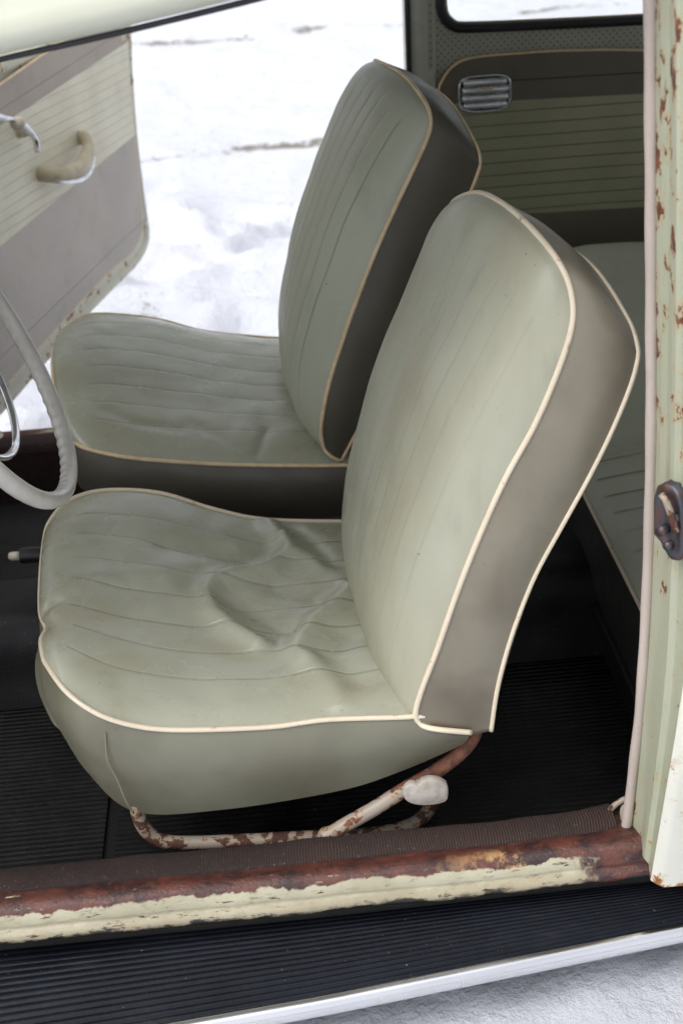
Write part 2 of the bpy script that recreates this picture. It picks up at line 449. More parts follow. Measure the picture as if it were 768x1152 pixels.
def xy(L): return [(p[0], p[1]) for p in L]

# ------------------------------------------------------------------ the ground
def build_ground():
    def axis(c0, c1, fine, far):
        a = list(np.arange(c0, c1, fine)); st = fine; v = c1
        while v < far: a.append(v); st *= 1.25; v += st
        a.append(far); st = fine; v = c0-fine; b = []
        while v > -far: b.append(v); st *= 1.25; v -= st
        b.append(-far); return sorted(b)+a
    X = axis(-2.2, 3.2, .035, 150); Y = axis(-.5, 8.5, .03, 150)
    line1 = xy([(-0.5817, 4.329, 0), (-0.4407, 4.384, 0), (-0.2416, 4.439, 0), (-0.1129, 4.431, 0), (0.0732, 4.492, 0), (0.2793, 4.505, 0), (0.6685, 4.464, 0)])
    line2 = xy([(-0.6217, 7.07, 0), (-0.2822, 6.967, 0), (0.1586, 7.024, 0), (0.5962, 7.269, 0), (1.064, 7.139, 0), (2.33, 7.253, 0)])
    spots = [(*(-0.3109, 2.669, 0)[:2], .16, .6), (*(-0.1603, 2.636, 0)[:2], .10, .35), (*(-0.2048, 4.429, 0)[:2], .2, .45), (*(-0.4732, 5.504, 0)[:2], .12, .25), (*(0.0157, 2.785, 0)[:2], .12, .3), (*(-0.0124, 3.298, 0)[:2], .12, .12)]
    rnd = random.Random(5)
    prints = [(rnd.uniform(-1.6, 1.8), rnd.uniform(1.4, 4.0), rnd.uniform(.07, .16), rnd.uniform(0, PI)) for _ in range(60)]
    V = []; dirt = []
    for y in Y:
        for x in X:
            z = 0
            near = -3 < x < 4 and -1 < y < 9.5
            if near:
                z = .02*nz(x, y, 0, .9)+.016*nz(x, y, 3, 3.2)+.009*nz(x, y, 7, 8)+.0055*nz(x, y, 9, 19)+(.010*nz(x, y, 2, 11)+.007*nz(x, y, 2, 27) if y < .3 else 0)
                if 1.0 < y < 4.4:
                    amp = 1.0 if y < 3.8 else (4.4-y)/.6
                    z += amp*(.020*nz(x, y, 5, 5)+.010*nz(x, y, 8, 12))
                    for (cx, cy, r, a) in prints:
                        dx, dy = x-cx, y-cy
                        if abs(dx) < .4 and abs(dy) < .4:
                            u = (dx*math.cos(a)+dy*math.sin(a))/(r*1.7); v = (-dx*math.sin(a)+dy*math.cos(a))/(r*.75)
                            q = u*u+v*v; z += amp*(-.045*math.exp(-q*q*.8)+.018*math.exp(-(q-1.6)**2*2))
                dr = .185*math.exp(-((y-.02)/.42)**2) if y < .02 else .185*max(0, 1-((y-.02)/.34)**2)**1.5 if y < .36 else 0
                z += dr
                # shallow wheel ruts where the soil shows
                d1 = segdist(x, y, line1)+.05*nz(x, y, 1, 5); d2 = segdist(x, y, line2)+.08*nz(x, y, 2, 4)
                z -= .03*math.exp(-(d1/.08)**2); z -= .02*math.exp(-(d2/.15)**2)
                dv = max(1.05*math.exp(-(d1/.075)**2), .75*math.exp(-(d2/.12)**2)) if y > 1.4 else 0
                for (cx, cy, r, s) in spots: dv = max(dv, s*math.exp(-((x-cx)**2+(y-cy)**2)/(r*r)))
                dv *= max(0, min(1.2, .95+1.3*nz(x, y, 11, 3.1)))
                for (cx, cy, r, s) in spots: dv = max(dv, .8*s*math.exp(-((x-cx)**2+(y-cy)**2)/(r*r)))
            else: dv = 0
            V.append((x, y, z)); dirt.append(max(0, dv))
    n = len(X); F = [(j*n+i, j*n+i+1, (j+1)*n+i+1, (j+1)*n+i) for j in range(len(Y)-1) for i in range(n-1)]
    o = mk('ground', V, F, 'snow'); a = o.data.attributes.new('dirt', 'FLOAT', 'POINT'); a.data.foreach_set('value', dirt)
    o['kind'] = 'structure'
build_ground()

# ------------------------------------------------------------------ front seats
def seat(root, near):
    dz = 0
    if near:
        y0, y1 = .08, .52
        A = [(-0.2803, 0.17, 0.5278), (-0.2497, 0.11, 0.5265), (-0.2162, 0.085, 0.5118), (-0.1798, 0.08, 0.4955), (-0.1331, 0.08, 0.4837), (-0.0368, 0.08, 0.4758), (0.0221, 0.08, 0.4786), (0.0611, 0.08, 0.4764), (0.1249, 0.08, 0.4712), (.175, .085, .468)]
        front = [(-0.2803, 0.17, 0.5278), (-0.2893, 0.215, 0.525), (-0.2933, 0.245, 0.5221), (-0.2979, 0.28, 0.5216), (-0.3037, 0.36, 0.5349), (-0.3063, 0.44, 0.5394), (-0.3009, 0.462, 0.5448)]
        front[2] = (front[2][0]+.006, front[2][1], front[2][2]-.002)
        B = [(-0.3009, 0.462, 0.5448), (-0.2905, 0.482, 0.5499), (-0.2716, 0.5, 0.5541), (-0.2322, 0.52, 0.5501), (-0.1617, 0.52, 0.5389), (-0.0926, 0.52, 0.5069), (-0.0214, 0.52, 0.4827), (0.1014, 0.52, 0.4673), (.17, .515, .468)]
        rear = [(.175, .085, .468), (.18, .3, .463), (.17, .515, .468)]
        # near side lower outline, then round the front
        lowA = [(-0.2839, 0.18, 0.4505), (-0.2682, 0.15, 0.4336), (-0.2453, 0.115, 0.4105), (-0.1962, 0.095, 0.362), (-0.0971, 0.09, 0.3565), (0.0364, 0.09, 0.3676), (0.1088, 0.09, 0.3878), (0.1806, 0.09, 0.4182)]
        lowmid = [(-.225, .30, .40), (-.225, .42, .40)]
        lowB = [(-.20, .49, .39), (-.10, .51, .37), (.03, .51, .37), (.17, .51, .41)]
        bulge = .022
    else:
        A = [(-0.2927, 0.7, 0.5361), (-0.2718, 0.68, 0.534), (-0.208, 0.665, 0.521), (-0.1061, 0.66, 0.5049), (-0.0158, 0.66, 0.4932), (0.0927, 0.66, 0.4827), (.15, .665, .478)]
        front = [(-0.2927, 0.7, 0.5361), (-0.3088, 0.735, 0.5466), (-0.322, 0.78, 0.5588), (-0.3328, 0.85, 0.5876), (-0.3375, 0.92, 0.5958), (-0.3352, 0.97, 0.5979)]
        B = [(-0.3352, 0.97, 0.5979), (-0.3229, 1, 0.6034), (-0.2956, 1.05, 0.6002), (-0.2525, 1.085, 0.5844), (-0.18, 1.1, 0.5626), (-0.1061, 1.1, 0.5348), (0.0007, 1.1, 0.5138), (0.055, 1.1, 0.5074), (.15, 1.095, .50)]
        rear = [(.15, .665, .478), (.155, .88, .485), (.15, 1.095, .50)]
        lowA = [(-.27, .73, .46), (-0.297, 0.7, 0.4647), (-0.2315, 0.67, 0.4444), (-0.1023, 0.66, 0.4141), (-0.023, 0.66, 0.4045), (0.0571, 0.66, 0.3979), (.14, .66, .40)]
        lowmid = [(-.26, .88, .43), (-.26, .98, .43)]
        lowB = [(-.23, 1.06, .42), (-.10, 1.09, .40), (.03, 1.09, .40), (.14, 1.09, .42)]
        bulge = .026
    cu = smooth_pts(resample(cr(A), 90), 2)
    fr = smooth_pts(resample(cr(front), 70), 2 if not near else 1); bk = smooth_pts(resample(cr(B), 90), 2); re = resample(cr(rear), 70)
    cu[0] = fr[0]; bk[0] = fr[-1]
    NX, NY = (230, 230) if near else (180, 170)
    G = coons(cu, bk, fr, re, NX, NY)
    # creases: ridges and hollows of the loose cover (world x, y lines)
    if near:
        ridges = [(xy([(-0.0027, 0.4456, 0.48), (0.0006, 0.4135, 0.48), (-0.0262, 0.3832, 0.48), (-0.0668, 0.3604, 0.48), (-0.0951, 0.3383, 0.48), (-0.1039, 0.3098, 0.48), (-0.095, 0.2737, 0.48), (-0.0715, 0.2438, 0.48), (-0.0424, 0.2157, 0.48)]), .0085, .010),
                  (xy([(0.075, 0.3248, 0.48), (0.0495, 0.2851, 0.48), (0.026, 0.262, 0.48), (0.0112, 0.2308, 0.48), (0.004, 0.1961, 0.48), (0.0133, 0.1772, 0.48)]), .0075, .011),
                  (xy([(0.0103, 0.4208, 0.48), (0.0343, 0.3904, 0.48), (0.063, 0.3432, 0.48)]), .004, .012),
                  (xy([(-0.2527, 0.3055, 0.49), (-0.1936, 0.3214, 0.49), (-0.1622, 0.3351, 0.48), (-0.1224, 0.2933, 0.48), (-0.0738, 0.2332, 0.48), (-0.0219, 0.2001, 0.48)]), .0028, .014),
                  (xy([(0.0133, 0.1772, 0.48), (0.036, 0.135, 0.48), (0.0477, 0.0931, 0.48)]), .003, .010),
                  (xy([(-0.0217, 0.5149, 0.48), (-0.0157, 0.4803, 0.48), (-0.0048, 0.4505, 0.48)]), .005, .009)]
        hollows = [(xy([(-0.1529, 0.3957, 0.48), (-0.1068, 0.4031, 0.48), (-0.0604, 0.4018, 0.48), (-0.0247, 0.4267, 0.48)]), .009, .024),
                   (xy([(-0.0708, 0.3045, 0.48), (-0.0297, 0.2785, 0.48), (-0.0037, 0.2516, 0.48)]), .008, .02),
                   (xy([(-0.0164, 0.3397, 0.48), (0.0278, 0.3244, 0.48), (0.0532, 0.3345, 0.48)]), .006, .02),
                   (xy([(0.0642, 0.2261, 0.48), (0.0419, 0.1849, 0.48), (0.0667, 0.1386, 0.48)]), .006, .02),
                   (xy([(-0.2935, 0.2623, 0.51), (-0.2751, 0.2737, 0.5)]), .0045, .008),
                   (xy([(0.0136, 0.4847, 0.48), (0.0355, 0.4459, 0.48), (0.0549, 0.3869, 0.48)]), .003, .012)]
    else:
        ridges = [(xy([(-0.0613, 0.7031, 0.49), (-0.0472, 0.7448, 0.49), (-0.0321, 0.8037, 0.49)]), .0015, .012)]
        hollows = [(xy([(-0.1274, 0.7401, 0.5), (-0.0869, 0.7148, 0.5), (-0.0645, 0.6931, 0.5)]), .0025, .012), (xy([(-0.2514, 0.7488, 0.53), (-0.2117, 0.7313, 0.52), (-0.146, 0.7239, 0.51)]), .003, .012), (xy([(-0.0285, 0.6827, 0.49), (-0.0134, 0.7384, 0.49)]), .003, .008)]
    def disp(p, n, s, t):
        if n.z < 0: n = -n
        h = bulge*prof4(t, 4.5, .8)*min(1, (max(0, 1-(1-min(s, .5)*2)**6))**.5 if s < .5 else 1)
        fade = min(1, s/.03)*min(1, t/.03, (1-t)/.03)
        w = 0
        for (poly, a, sg) in ridges:
            d = segdist(p.x, p.y, poly)
            if d < sg*5: w += 1.25*a*math.exp(-(d/(sg*1.45))**2)
        for (poly, a, sg) in hollows:
            d = segdist(p.x, p.y, poly)
            if d < sg*4: w -= a*math.exp(-(d/sg)**2)
        # body print in the middle, fluting and slack
        w -= .006*math.exp(-(((p.x-(.0 if near else -.03))/.11)**2+((t-.5)/.30)**2))
        w += .0018*nz(p.x, p.y, 0, 22)+.003*nz(p.x, p.y, 4, 9)
        if .1 < s: w -= .0004*math.exp(-((((t*9) % 1)-.5)/.10)**2)*min(1, (s-.1)/.05)*(1 if .16 < t < .86 else 0)
        return p+n*h+Vector((0, 0, w*fade))
    V, F, uv = grid_vf(G, disp)
    cush = mk('cushion', V, F, 'cushion', root, uv=uv)
    # side band under the piping
    top = list(reversed(bk))+list(reversed(fr))[1:]+cu[1:]
    low = cr(list(reversed(lowB))+list(reversed(lowmid))+lowA)
    n = 220; T = resample(top, n); L = resample(low, n)
    # match the parameter so that corners stay over corners: warp by x/y angle
    rows = []
    for k in range(13):
        f = k/12; row = []
        for a, b in zip(T, L):
            p = a.lerp(b, f); out = Vector((p.x-(-.02), p.y-(.3 if near else .88), 0)); 
            if out.length > 0: out.normalize()
            row.append(p+out*(.012*math.sin(PI*f**.8))+Vector((0, 0, 0))+out*.0025*nz(p.x, p.y, p.z, 14)*math.sin(PI*f))
        rows.append(row)
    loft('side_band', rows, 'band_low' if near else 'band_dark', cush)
    # closed underside
    cx = Vector((-.03, .3 if near else .88, .40)); Vb = list(rows[-1])+[cx]
    mk('underside', Vb, [(i, i+1, n) for i in range(n-1)], 'dark', cush)
    pr = .0030 if near else .0030
    pipe = smooth_pts(resample(top, 260), 1)
    pipe = [p+Vector((0, 0, .0022)) for p in pipe]
    tube('piping', pipe, pr, 'piping' if near else 'piping_old', cush, 8)
    if near:
        sp = [(-0.2101, 0.082, 0.4926), (-0.2085, 0.088, 0.4587), (-0.2019, 0.088, 0.4285), (-0.1967, 0.087, 0.4), (-0.1968, 0.088, 0.3699)]
        tube('corner_seam', cr([Vector(p)+Vector((-.004*(0 < i < 4), -.0135 if 0 < i < 4 else -.004, 0)) for i, p in enumerate(sp)]), .0009, 'stitch', cush, 6)
    # ---------------- backrest
    if near:
        NE = [(0.1316, 0.08, 0.4604), (0.126, 0.08, 0.4736), (0.1347, 0.08, 0.5094), (0.1511, 0.08, 0.5565), (0.1748, 0.08, 0.6327), (0.1992, 0.08, 0.7016), (0.225, 0.08, 0.765), (0.2517, 0.08, 0.8177), (0.2713, 0.08, 0.868), (0.2837, 0.08, 0.908), (0.2883, 0.085, 0.9306)]
        TP = [(0.2883, 0.085, 0.9306), (0.2865, 0.095, 0.9534), (0.2776, 0.11, 0.9741), (0.2654, 0.145, 0.9887), (0.2544, 0.185, 0.9963), (0.2444, 0.225, 0.9985), (0.2335, 0.27, 0.9949), (0.224, 0.32, 0.9787), (0.2171, 0.37, 0.9536), (.225, .405, .925)]
        FE = [(.225, .405, .925), (.232, .435, .885), (.212, .465, .80), (.175, .485, .70), (.135, .50, .58), (.112, .50, .50), (.105, .50, .462)]
        BT = [(0.1316, 0.08, 0.4604), (.118, .2, .452), (.108, .35, .452), (.105, .50, .462)]
        RNE = [(0.2111, 0.08, 0.4432), (0.2187, 0.08, 0.5069), (0.2336, 0.08, 0.574), (0.2553, 0.08, 0.6418), (0.2799, 0.08, 0.6955), (0.307, 0.08, 0.7529), (0.3296, 0.08, 0.8065), (0.3462, 0.08, 0.8566), (0.352, 0.082, 0.8849)]
        RTP = [(0.352, 0.082, 0.8849), (0.3479, 0.09, 0.9047), (0.3408, 0.105, 0.9202), (0.3319, 0.13, 0.9369), (0.3206, 0.15, 0.9514), (0.3128, 0.18, 0.9536), (0.2985, 0.22, 0.9581), (0.2816, 0.28, 0.9573), (0.2664, 0.35, 0.9467)]
        RFE = [(0.2664, 0.35, 0.9467), (.285, .42, .85), (.29, .46, .77), (.265, .49, .70), (.23, .50, .58), (.205, .50, .462)]
        RBT = [(0.2111, 0.08, 0.4432), (.205, .3, .44), (.205, .50, .462)]
        bw, midx = .052, 0
    else:
        NE = [(0.0709, 0.665, 0.5104), (0.0671, 0.66, 0.5395), (0.0731, 0.655, 0.5814), (0.0861, 0.655, 0.6291), (0.1084, 0.655, 0.6908), (0.131, 0.655, 0.7479), (0.1607, 0.655, 0.8164), (0.1892, 0.655, 0.8741), (0.2129, 0.655, 0.9198), (0.2326, 0.655, 0.96), (0.237, 0.66, 0.9745)]
        TP = [(0.237, 0.66, 0.9745), (0.2353, 0.67, 0.9904), (0.2257, 0.7, 1.006), (0.2153, 0.745, 1.016), (0.2015, 0.79, 1.02), (0.1873, 0.84, 1.02), (.19, .90, 1.008), (.19, .955, .985), (.19, .99, .95)]
        FE = [(.19, .99, .95), (.195, 1.02, .90), (.165, 1.05, .80), (.125, 1.07, .70), (.09, 1.08, .60), (.075, 1.08, .52), (.072, 1.08, .49)]
        BT = [(0.0709, 0.665, 0.5104), (.075, .8, .495), (.072, .95, .49), (.072, 1.08, .49)]
        RNE = [(0.0945, 0.66, 0.4929), (0.1597, 0.66, 0.6133), (0.211, 0.66, 0.7171), (0.2522, 0.66, 0.8099), (0.2866, 0.66, 0.8771), (0.301, 0.66, 0.9141)]
        RTP = [(0.3014, 0.662, 0.9183), (0.3004, 0.67, 0.9304), (0.292, 0.69, 0.9494), (0.2807, 0.73, 0.9701), (0.2703, 0.78, 0.9799), (0.2503, 0.84, 0.9842), (0.2259, 0.9, 0.9797), (0.205, 0.95, 0.9684)]
        RFE = [(0.205, 0.95, 0.9684), (.225, 1.0, .87), (.235, 1.04, .78), (.215, 1.08, .69), (.19, 1.08, .58), (.17, 1.08, .50)]
        RBT = [(0.0945, 0.66, 0.4929), (.17, .85, .48), (.17, 1.08, .50)]
        bw, midx = .062, 0
    sm = lambda L, n=90, it=2: smooth_pts(resample(cr(L), n), it)
    e1, e2, e3, e4 = sm(NE), sm(TP, 90, 4), sm(FE), sm(BT)
    e2[0] = e1[-1]; e2[-1] = e3[0]; e4[0] = e1[0]; e4[-1] = e3[-1]
    # face grid: s from bottom to top, t from near to far side
    G = coons(e1, list(reversed(e3)), e4, e2, 180, 150)
    def dispb(p, n, s, t):
        if n.x > 0: n = -n
        hs = min(1, (1-(1-min(2*s, 1))**4))**.5 if s < .5 else prof4(s, 4.0, .5)
        h = bw*prof4(t, 3.2 if near else 3.0, .62)*hs
        # stuffing is fuller on the lower half and sags a little
        h *= 1.0+.10*math.sin(PI*min(1, s*1.2))
        w = .0015*nz(p.x, p.y, p.z, 18)+.003*nz(p.x, p.y, p.z, 6)
        if not near: w -= .0009*math.exp(-((((t*14) % 1)-.5)/.10)**2)*(1 if .06 < t < .94 else 0)*min(1, s/.05)*min(1, (1-s)/.06)
        else: w -= .0001*math.exp(-((((t*14) % 1)-.5)/.14)**2)
        w *= min(1, s/.04, (1-s)/.04, t/.04, (1-t)/.04)
        n2 = Vector((n.x, n.y*.4, n.z*(1-.5*s))).normalized()
        return p+n2*(h+w)
    V, F, uv = grid_vf(G, dispb)
    bkr = mk('backrest', V, F, 'back_plain' if near else 'back_flute', root, uv=uv)
    loopF = e1+e2[1:]+e3[1:]+list(reversed(e4))[1:-1]
    r1, r2, r3, r4 = sm(RNE), sm(RTP, 90, 4), sm(RFE), sm(RBT)
    r2[0] = r1[-1]; r2[-1] = r3[0]; r4[0] = r1[0]; r4[-1] = r3[-1]
    loopR = r1+r2[1:]+r3[1:]+list(reversed(r4))[1:-1]
    rows = []; cc = Vector((.2, .29 if near else .87, .72))
    for k in range(15):
        f = k/14; row = []
        for q, (a, b) in enumerate(zip(loopF, loopR)):
            p = a.lerp(b, f); out = (p-cc); out -= Vector((.3, 0, -.95)).normalized()*0; out.x *= .2
            out = out.normalized(); u = q/len(loopF)
            lump = .0030*nz(p.x*2, p.y*2, p.z, 9)*math.sin(PI*f)
            row.append(p+out*((.008 if near else .007)*math.sin(PI*f)+lump))
        rows.append(row)
    uvs = None
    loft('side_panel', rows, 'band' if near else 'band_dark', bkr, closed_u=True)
    Gb = coons(r1, list(reversed(r3)), r4, r2, 40, 40)
    V, F, uv = grid_vf(Gb, lambda p, n, s, t: p+Vector((abs(n.x), 0, 0))*.02*prof4(t, 4)*prof4(s, 4))
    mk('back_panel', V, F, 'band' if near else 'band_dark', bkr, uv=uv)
    pm = 'piping' if near else 'piping_old'
    pf = [p for p in loopF[:len(e1)+len(e2)+len(e3)-2]]
    foot = [(0.1316, 0.08, 0.4604), (0.1405, 0.073, 0.4613), (0.1578, 0.07, 0.4585), (0.1878, 0.072, 0.4501)] if near else [(0.0708, 0.663, 0.5114), (0.0778, 0.658, 0.503), (0.0932, 0.66, 0.4931)]
    pf = list(reversed(cr(foot)))[:-1]+pf
    tube('piping', smooth_pts(resample(pf, 300), 3), .0032 if near else .0030, pm, bkr, 8)
    pr_ = [p for p in loopR[:len(r1)+len(r2)+len(r3)-2]]
    tube('piping', smooth_pts(resample(pr_, 280), 2), .0028 if near else .0026, pm, bkr, 8)
    # ---------------- frame
    if near:
        P1 = cr([(0.1982, 0.11, 0.4294), (0.1945, 0.1, 0.4211), (0.1792, 0.095, 0.4037), (0.1495, 0.09, 0.3827), (0.1126, 0.085, 0.3651), (0.0754, 0.08, 0.3447), (0.0381, 0.075, 0.3269), (0.0134, 0.075, 0.3094)])
        o = tube('frame_tube', resample(P1, 60), lambda f: .0088 if f < .93 else .0088+.003*math.sin((f-.93)/.07*PI), 'tube_rusty', root, 14, label='rusty diagonal frame tube below the backrest')
        P2 = cr([(-0.1938, 0.1, 0.3747), (-0.1939, 0.1, 0.3503), (-0.1869, 0.1, 0.3246), (-0.1703, 0.1, 0.3084), (-0.1389, 0.1, 0.3014), (-0.0821, 0.1, 0.2967), (-0.0195, 0.1, 0.2926), (0.0329, 0.1, 0.2885)])
        tube('frame_tube', resample(P2, 70), .0082, 'tube', root, 14)
        P3 = cr([(-0.0213, 0.16, 0.2249), (0.0456, 0.16, 0.228), (0.1013, 0.16, 0.231), (0.1334, 0.165, 0.237), (0.1536, 0.18, 0.2457), (0.1621, 0.2, 0.2487), (0.1642, 0.22, 0.2649)])
        tube('frame_tube', resample(P3, 60), .0088, 'tube', root, 14)
        far = [Vector((p.x, p.y+.36, p.z)) for p in P2]; tube('frame_tube', resample(far, 50), .0082, 'tube', root, 12)
        # lever: thin stem and a two-lobed paddle
        st = cr([(0.1051, 0.085, 0.3553), (0.1189, 0.075, 0.3812), (0.1367, 0.07, 0.3912), (0.1555, 0.068, 0.388), (0.156, 0.065, 0.38)])
        V1, F1 = tube_vf(st, .0015, 6)
        out = [(0.1098, 0.055, 0.3974), (0.1169, 0.055, 0.4017), (0.1248, 0.055, 0.3994), (0.1289, 0.055, 0.4041), (0.1389, 0.055, 0.4061), (0.1498, 0.055, 0.4028), (0.1567, 0.055, 0.3954), (0.1585, 0.055, 0.3834), (0.1563, 0.055, 0.3718), (0.1462, 0.055, 0.3678), (0.1321, 0.055, 0.3676), (0.1181, 0.055, 0.3714), (0.1092, 0.055, 0.3792), (0.1071, 0.055, 0.3899)]
        lp = cr(out, 4, True); nL = len(lp); c0 = sum(lp, Vector())/nL
        Vp = []; 
        for (sc, yy) in ((.86, -.0045), (.97, -.003), (1, 0), (1, .003), (.95, .006)):
            for p in lp: q = c0+(p-c0)*sc; Vp.append(Vector((q.x, q.y+yy, q.z-.10*(yy))))
        Fp = [(k*nL+i, k*nL+(i+1) % nL, (k+1)*nL+(i+1) % nL, (k+1)*nL+i) for k in range(4) for i in range(nL)]+[tuple(range(nL))[::-1], tuple(4*nL+i for i in range(nL))]
        mk('adjuster_lever', *join_vf([(V1, F1), (Vp, Fp)]), 'lever', root)
        tube('cover_flap', cr([(0.1772, 0.1, 0.4284), (0.1699, 0.1, 0.4176), (0.1534, 0.1, 0.404), (0.1368, 0.1, 0.3916)]), .0022, 'stitch', root, 6)
        tube('floor_track', [(-.16, .13, .238), (.10, .13, .238)], .004, 'tube', root, 6)
        box('floor_track', (-.20, .12, .222), (.16, .145, .235), 'dark', root)
    else:
        P1 = cr([(.11, .70, .46), (.10, .70, .44), (.05, .70, .40), (-.04, .70, .35), (-.10, .70, .32), (-.20, .70, .30)])
        tube('frame_tube', resample(P1, 50), .009, 'tube', root, 12)
        tube('frame_tube', resample([p+Vector((0, .36, 0)) for p in P1], 50), .009, 'tube', root, 12)
        tube('frame_tube', cr([(-.20, .70, .42), (-.205, .70, .36), (-.19, .70, .32), (-.14, .70, .305), (.1, .70, .305)]), .0085, 'tube', root, 12)

s1 = empty('front_seat', (-.04, .3, .22), 'faded green vinyl driver seat nearest the camera with a wrinkled cushion and rusty tube frame', 'car seat', 'front seats of the old car')
seat(s1, True)
s2 = empty('front_seat', (-.06, .88, .22), 'farther passenger seat with fluted green vinyl backrest beside the open far door', 'car seat', 'front seats of the old car')
seat(s2, False)

# ------------------------------------------------------------------ rear bench
rb = empty('rear_bench', (.65, .62, .22), 'shaded green vinyl rear bench cushion behind the front seats', 'bench seat')
def bench():
    nx, ny = 50, 140; V = []; uv = []
    for i in range(nx):
        s = i/(nx-1)
        for j in range(ny):
            t = j/(ny-1); y = .07+1.09*t
            x = .437+.52*s
            e = min(1, s/.06); round_ = (1-(1-e)**2)**.5*.014
            hump = .155*max(0, min(1, (y-.70)/.40))**1.1
            z = .45+round_+.035*math.sin(min(1, s*1.3)*PI*.5)+hump*min(1, .3+s*5)*(1-.45*max(0, s-.25))
            z -= .012*math.exp(-((y-.665-.03*s)/.012)**2)
            z -= .0012*math.exp(-((((t*22) % 1)-.5)/.1)**2)*(t < .53)
            ed = min(1, (1.16-y)/.05); z -= .05*(1-(max(0, ed))**.5)
            z += .002*nz(x, y, 0, 14)
            V.append((x, y, z)); uv.append((s, t))
    F = [(i*ny+j, (i+1)*ny+j, (i+1)*ny+j+1, i*ny+j+1) for i in range(nx-1) for j in range(ny-1)]
    mk('cushion', V, F, 'bench', rb, uv=uv)
    ys = [.07+1.09*k/60 for k in range(61)]
    zt = lambda y: .45+.3*.155*max(0, min(1, (y-.70)/.40))**1.1
    rows = [[(.437-.004*math.sin(PI*f)+.012*f, y, zt(y)*(1-f)+.30*f) for y in ys] for f in [k/8 for k in range(9)]]
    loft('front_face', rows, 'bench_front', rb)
    tube('piping', [(.4355, y, zt(y)+.001) for y in ys], .0026, 'piping', rb, 8)
    # backrest of the bench
    rows = []
    for k in range(12):
        f = k/11; rows.append([(.93+.16*f-.03*math.sin(PI*f), y, .50+.42*f) for y in ys])
    loft('backrest', rows, 'bench', rb, uv=[(k/11, j/60) for k in range(12) for j in range(61)])
bench()

# ------------------------------------------------------------------ the car
car = empty('car', (.1, .6, .2), 'old ivory car with rusted door sill and open passenger door seen through its driver doorway', 'car')
xs = [(-.75+1.35*k/220) for k in range(221)]
# floor pan with ribbed mat (real ribs), tunnel
def ribs(y0, y1, z, pitch, amp):
    P = []; y = y0
    while y < y1:
        P += [(y, z), (y+pitch*.25, z+amp*.8), (y+pitch*.5, z+amp), (y+pitch*.75, z+amp*.8)]; y += pitch
    return P
fl = empty('floor_mat', (0, .3, .21), 'black ribbed rubber mat covering the dark footwell floor', 'floor mat')
extrude_x('mat', ribs(.055, .50, .218, .0088, .0022), [-.80, -.26], 'mat', fl)
extrude_x('mat', ribs(.055, .50, .218, .0088, .0022), [-.245, .47], 'mat', fl)
extrude_x('mat', ribs(.70, 1.14, .218, .0088, .0022), [-.80, .47], 'mat', fl)
box('floor_pan', (-.85, .0, .19), (1.2, 1.2, .214), 'dark', car)
tun = [( .49, .222), (.505, .26), (.525, .32), (.55, .345), (.60, .352), (.65, .345), (.675, .32), (.695, .26), (.71, .222)]
extrude_x('tunnel', cr([(y, z, 0) for y, z in tun], 5) and [(p.x, p.y) for p in cr([(y, z, 0) for y, z in tun], 5)], [-.85, -.3, .3, .60], 'mat', car)
# hand brake
hb = Vector((-0.3512, 0.6, 0.4127))
hd = Vector((-1, 0, .04)).normalized()
g = mk('handbrake', *tube_vf(cr([hb+Vector((.25, 0, -.05)), hb+Vector((.1, 0, -.012)), hb, hb+hd*.030]), lambda f: .0115 if f > .3 else .008, 14), 'rubber', car)
mk('release_button', *tube_vf([hb+hd*.030, hb+hd*.036, hb+hd*.044, hb+hd*.047], [.0062, .0066, .0062, .004], 14), 'ivory', g)
# bulkhead and heel board
box('heel_board', (.455, .0, .20), (.470, 1.2, .44), 'dark', car)
hr = box('seat_rail', (.440, .04, .285), (.4535, 1.16, .300), 'dark', car)

# near sill: one rolled profile, inside to bottom lip
sp = cr([(.066, .312, 0), (.058, .320, 0), (.045, .325, 0), (.030, .3262, 0), (.018, .329, 0), (.006, .331, 0), (-.004, .328, 0), (-.011, .320, 0), (-.0135, .314, 0), (-.0140, .3095, 0), (-.0175, .307, 0), (-.0215, .304, 0), (-.0225, .299, 0), (-.019, .293, 0), (-.006, .288, 0), (.01, .283, 0)], 5)
prof = [(p.x, p.y) for p in sp]
L = [0]
for a, b in zip(prof, prof[1:]): L.append(L[-1]+math.dist(a, b))
# v=0.30 at the carpet edge, .54 at the paint line, .92 at the lip
def sillv(l): return l/L[-1]
def sillfn(x, y, z):
    up = max(0, x-.20)/.15
    w = .0012*nz(x, y, z, 16)
    return (x, y+w, z+.004*min(1, up)+w*.8)
xs2 = [(-.75+1.14*k/260) for k in range(261)]
sill = extrude_x('door_sill', prof, xs2, 'sill', car, fn=sillfn, label='rusted sill with flaking ivory paint below the driver seat')
# rubberised carpet roll on the sill
cp = [(p.x, p.y) for p in cr([(.066, .316, 0), (.061, .3265, 0), (.051, .3315, 0), (.040, .333, 0), (.030, .3325, 0), (.0235, .3305, 0), (.021, .327, 0)], 5)]
extrude_x('sill_carpet', cp, [(-.75+1.095*k/300) for k in range(301)], 'carpet', sill, fn=lambda x, y, z: (x, y+.004*max(0, x-.31)/.03+.0022*nz(x, 0, 0, 7)+.0012*nz(x, y, 2, 40), z+.0014*nz(x, y, 0, 25)+(.003*max(0, x-.2)/.1)))
# inner wall of the sill box down to the floor
extrude_x('sill_wall', [(.066, .314), (.066, .27), (.066, .215)], [-.75, .45], 'rubber', sill)
extrude_x('rocker_panel', [(.01, .281), (.004, .27), (.0, .258), (.01, .22), (.03, .12)], [-.8, .9], 'dark', sill)
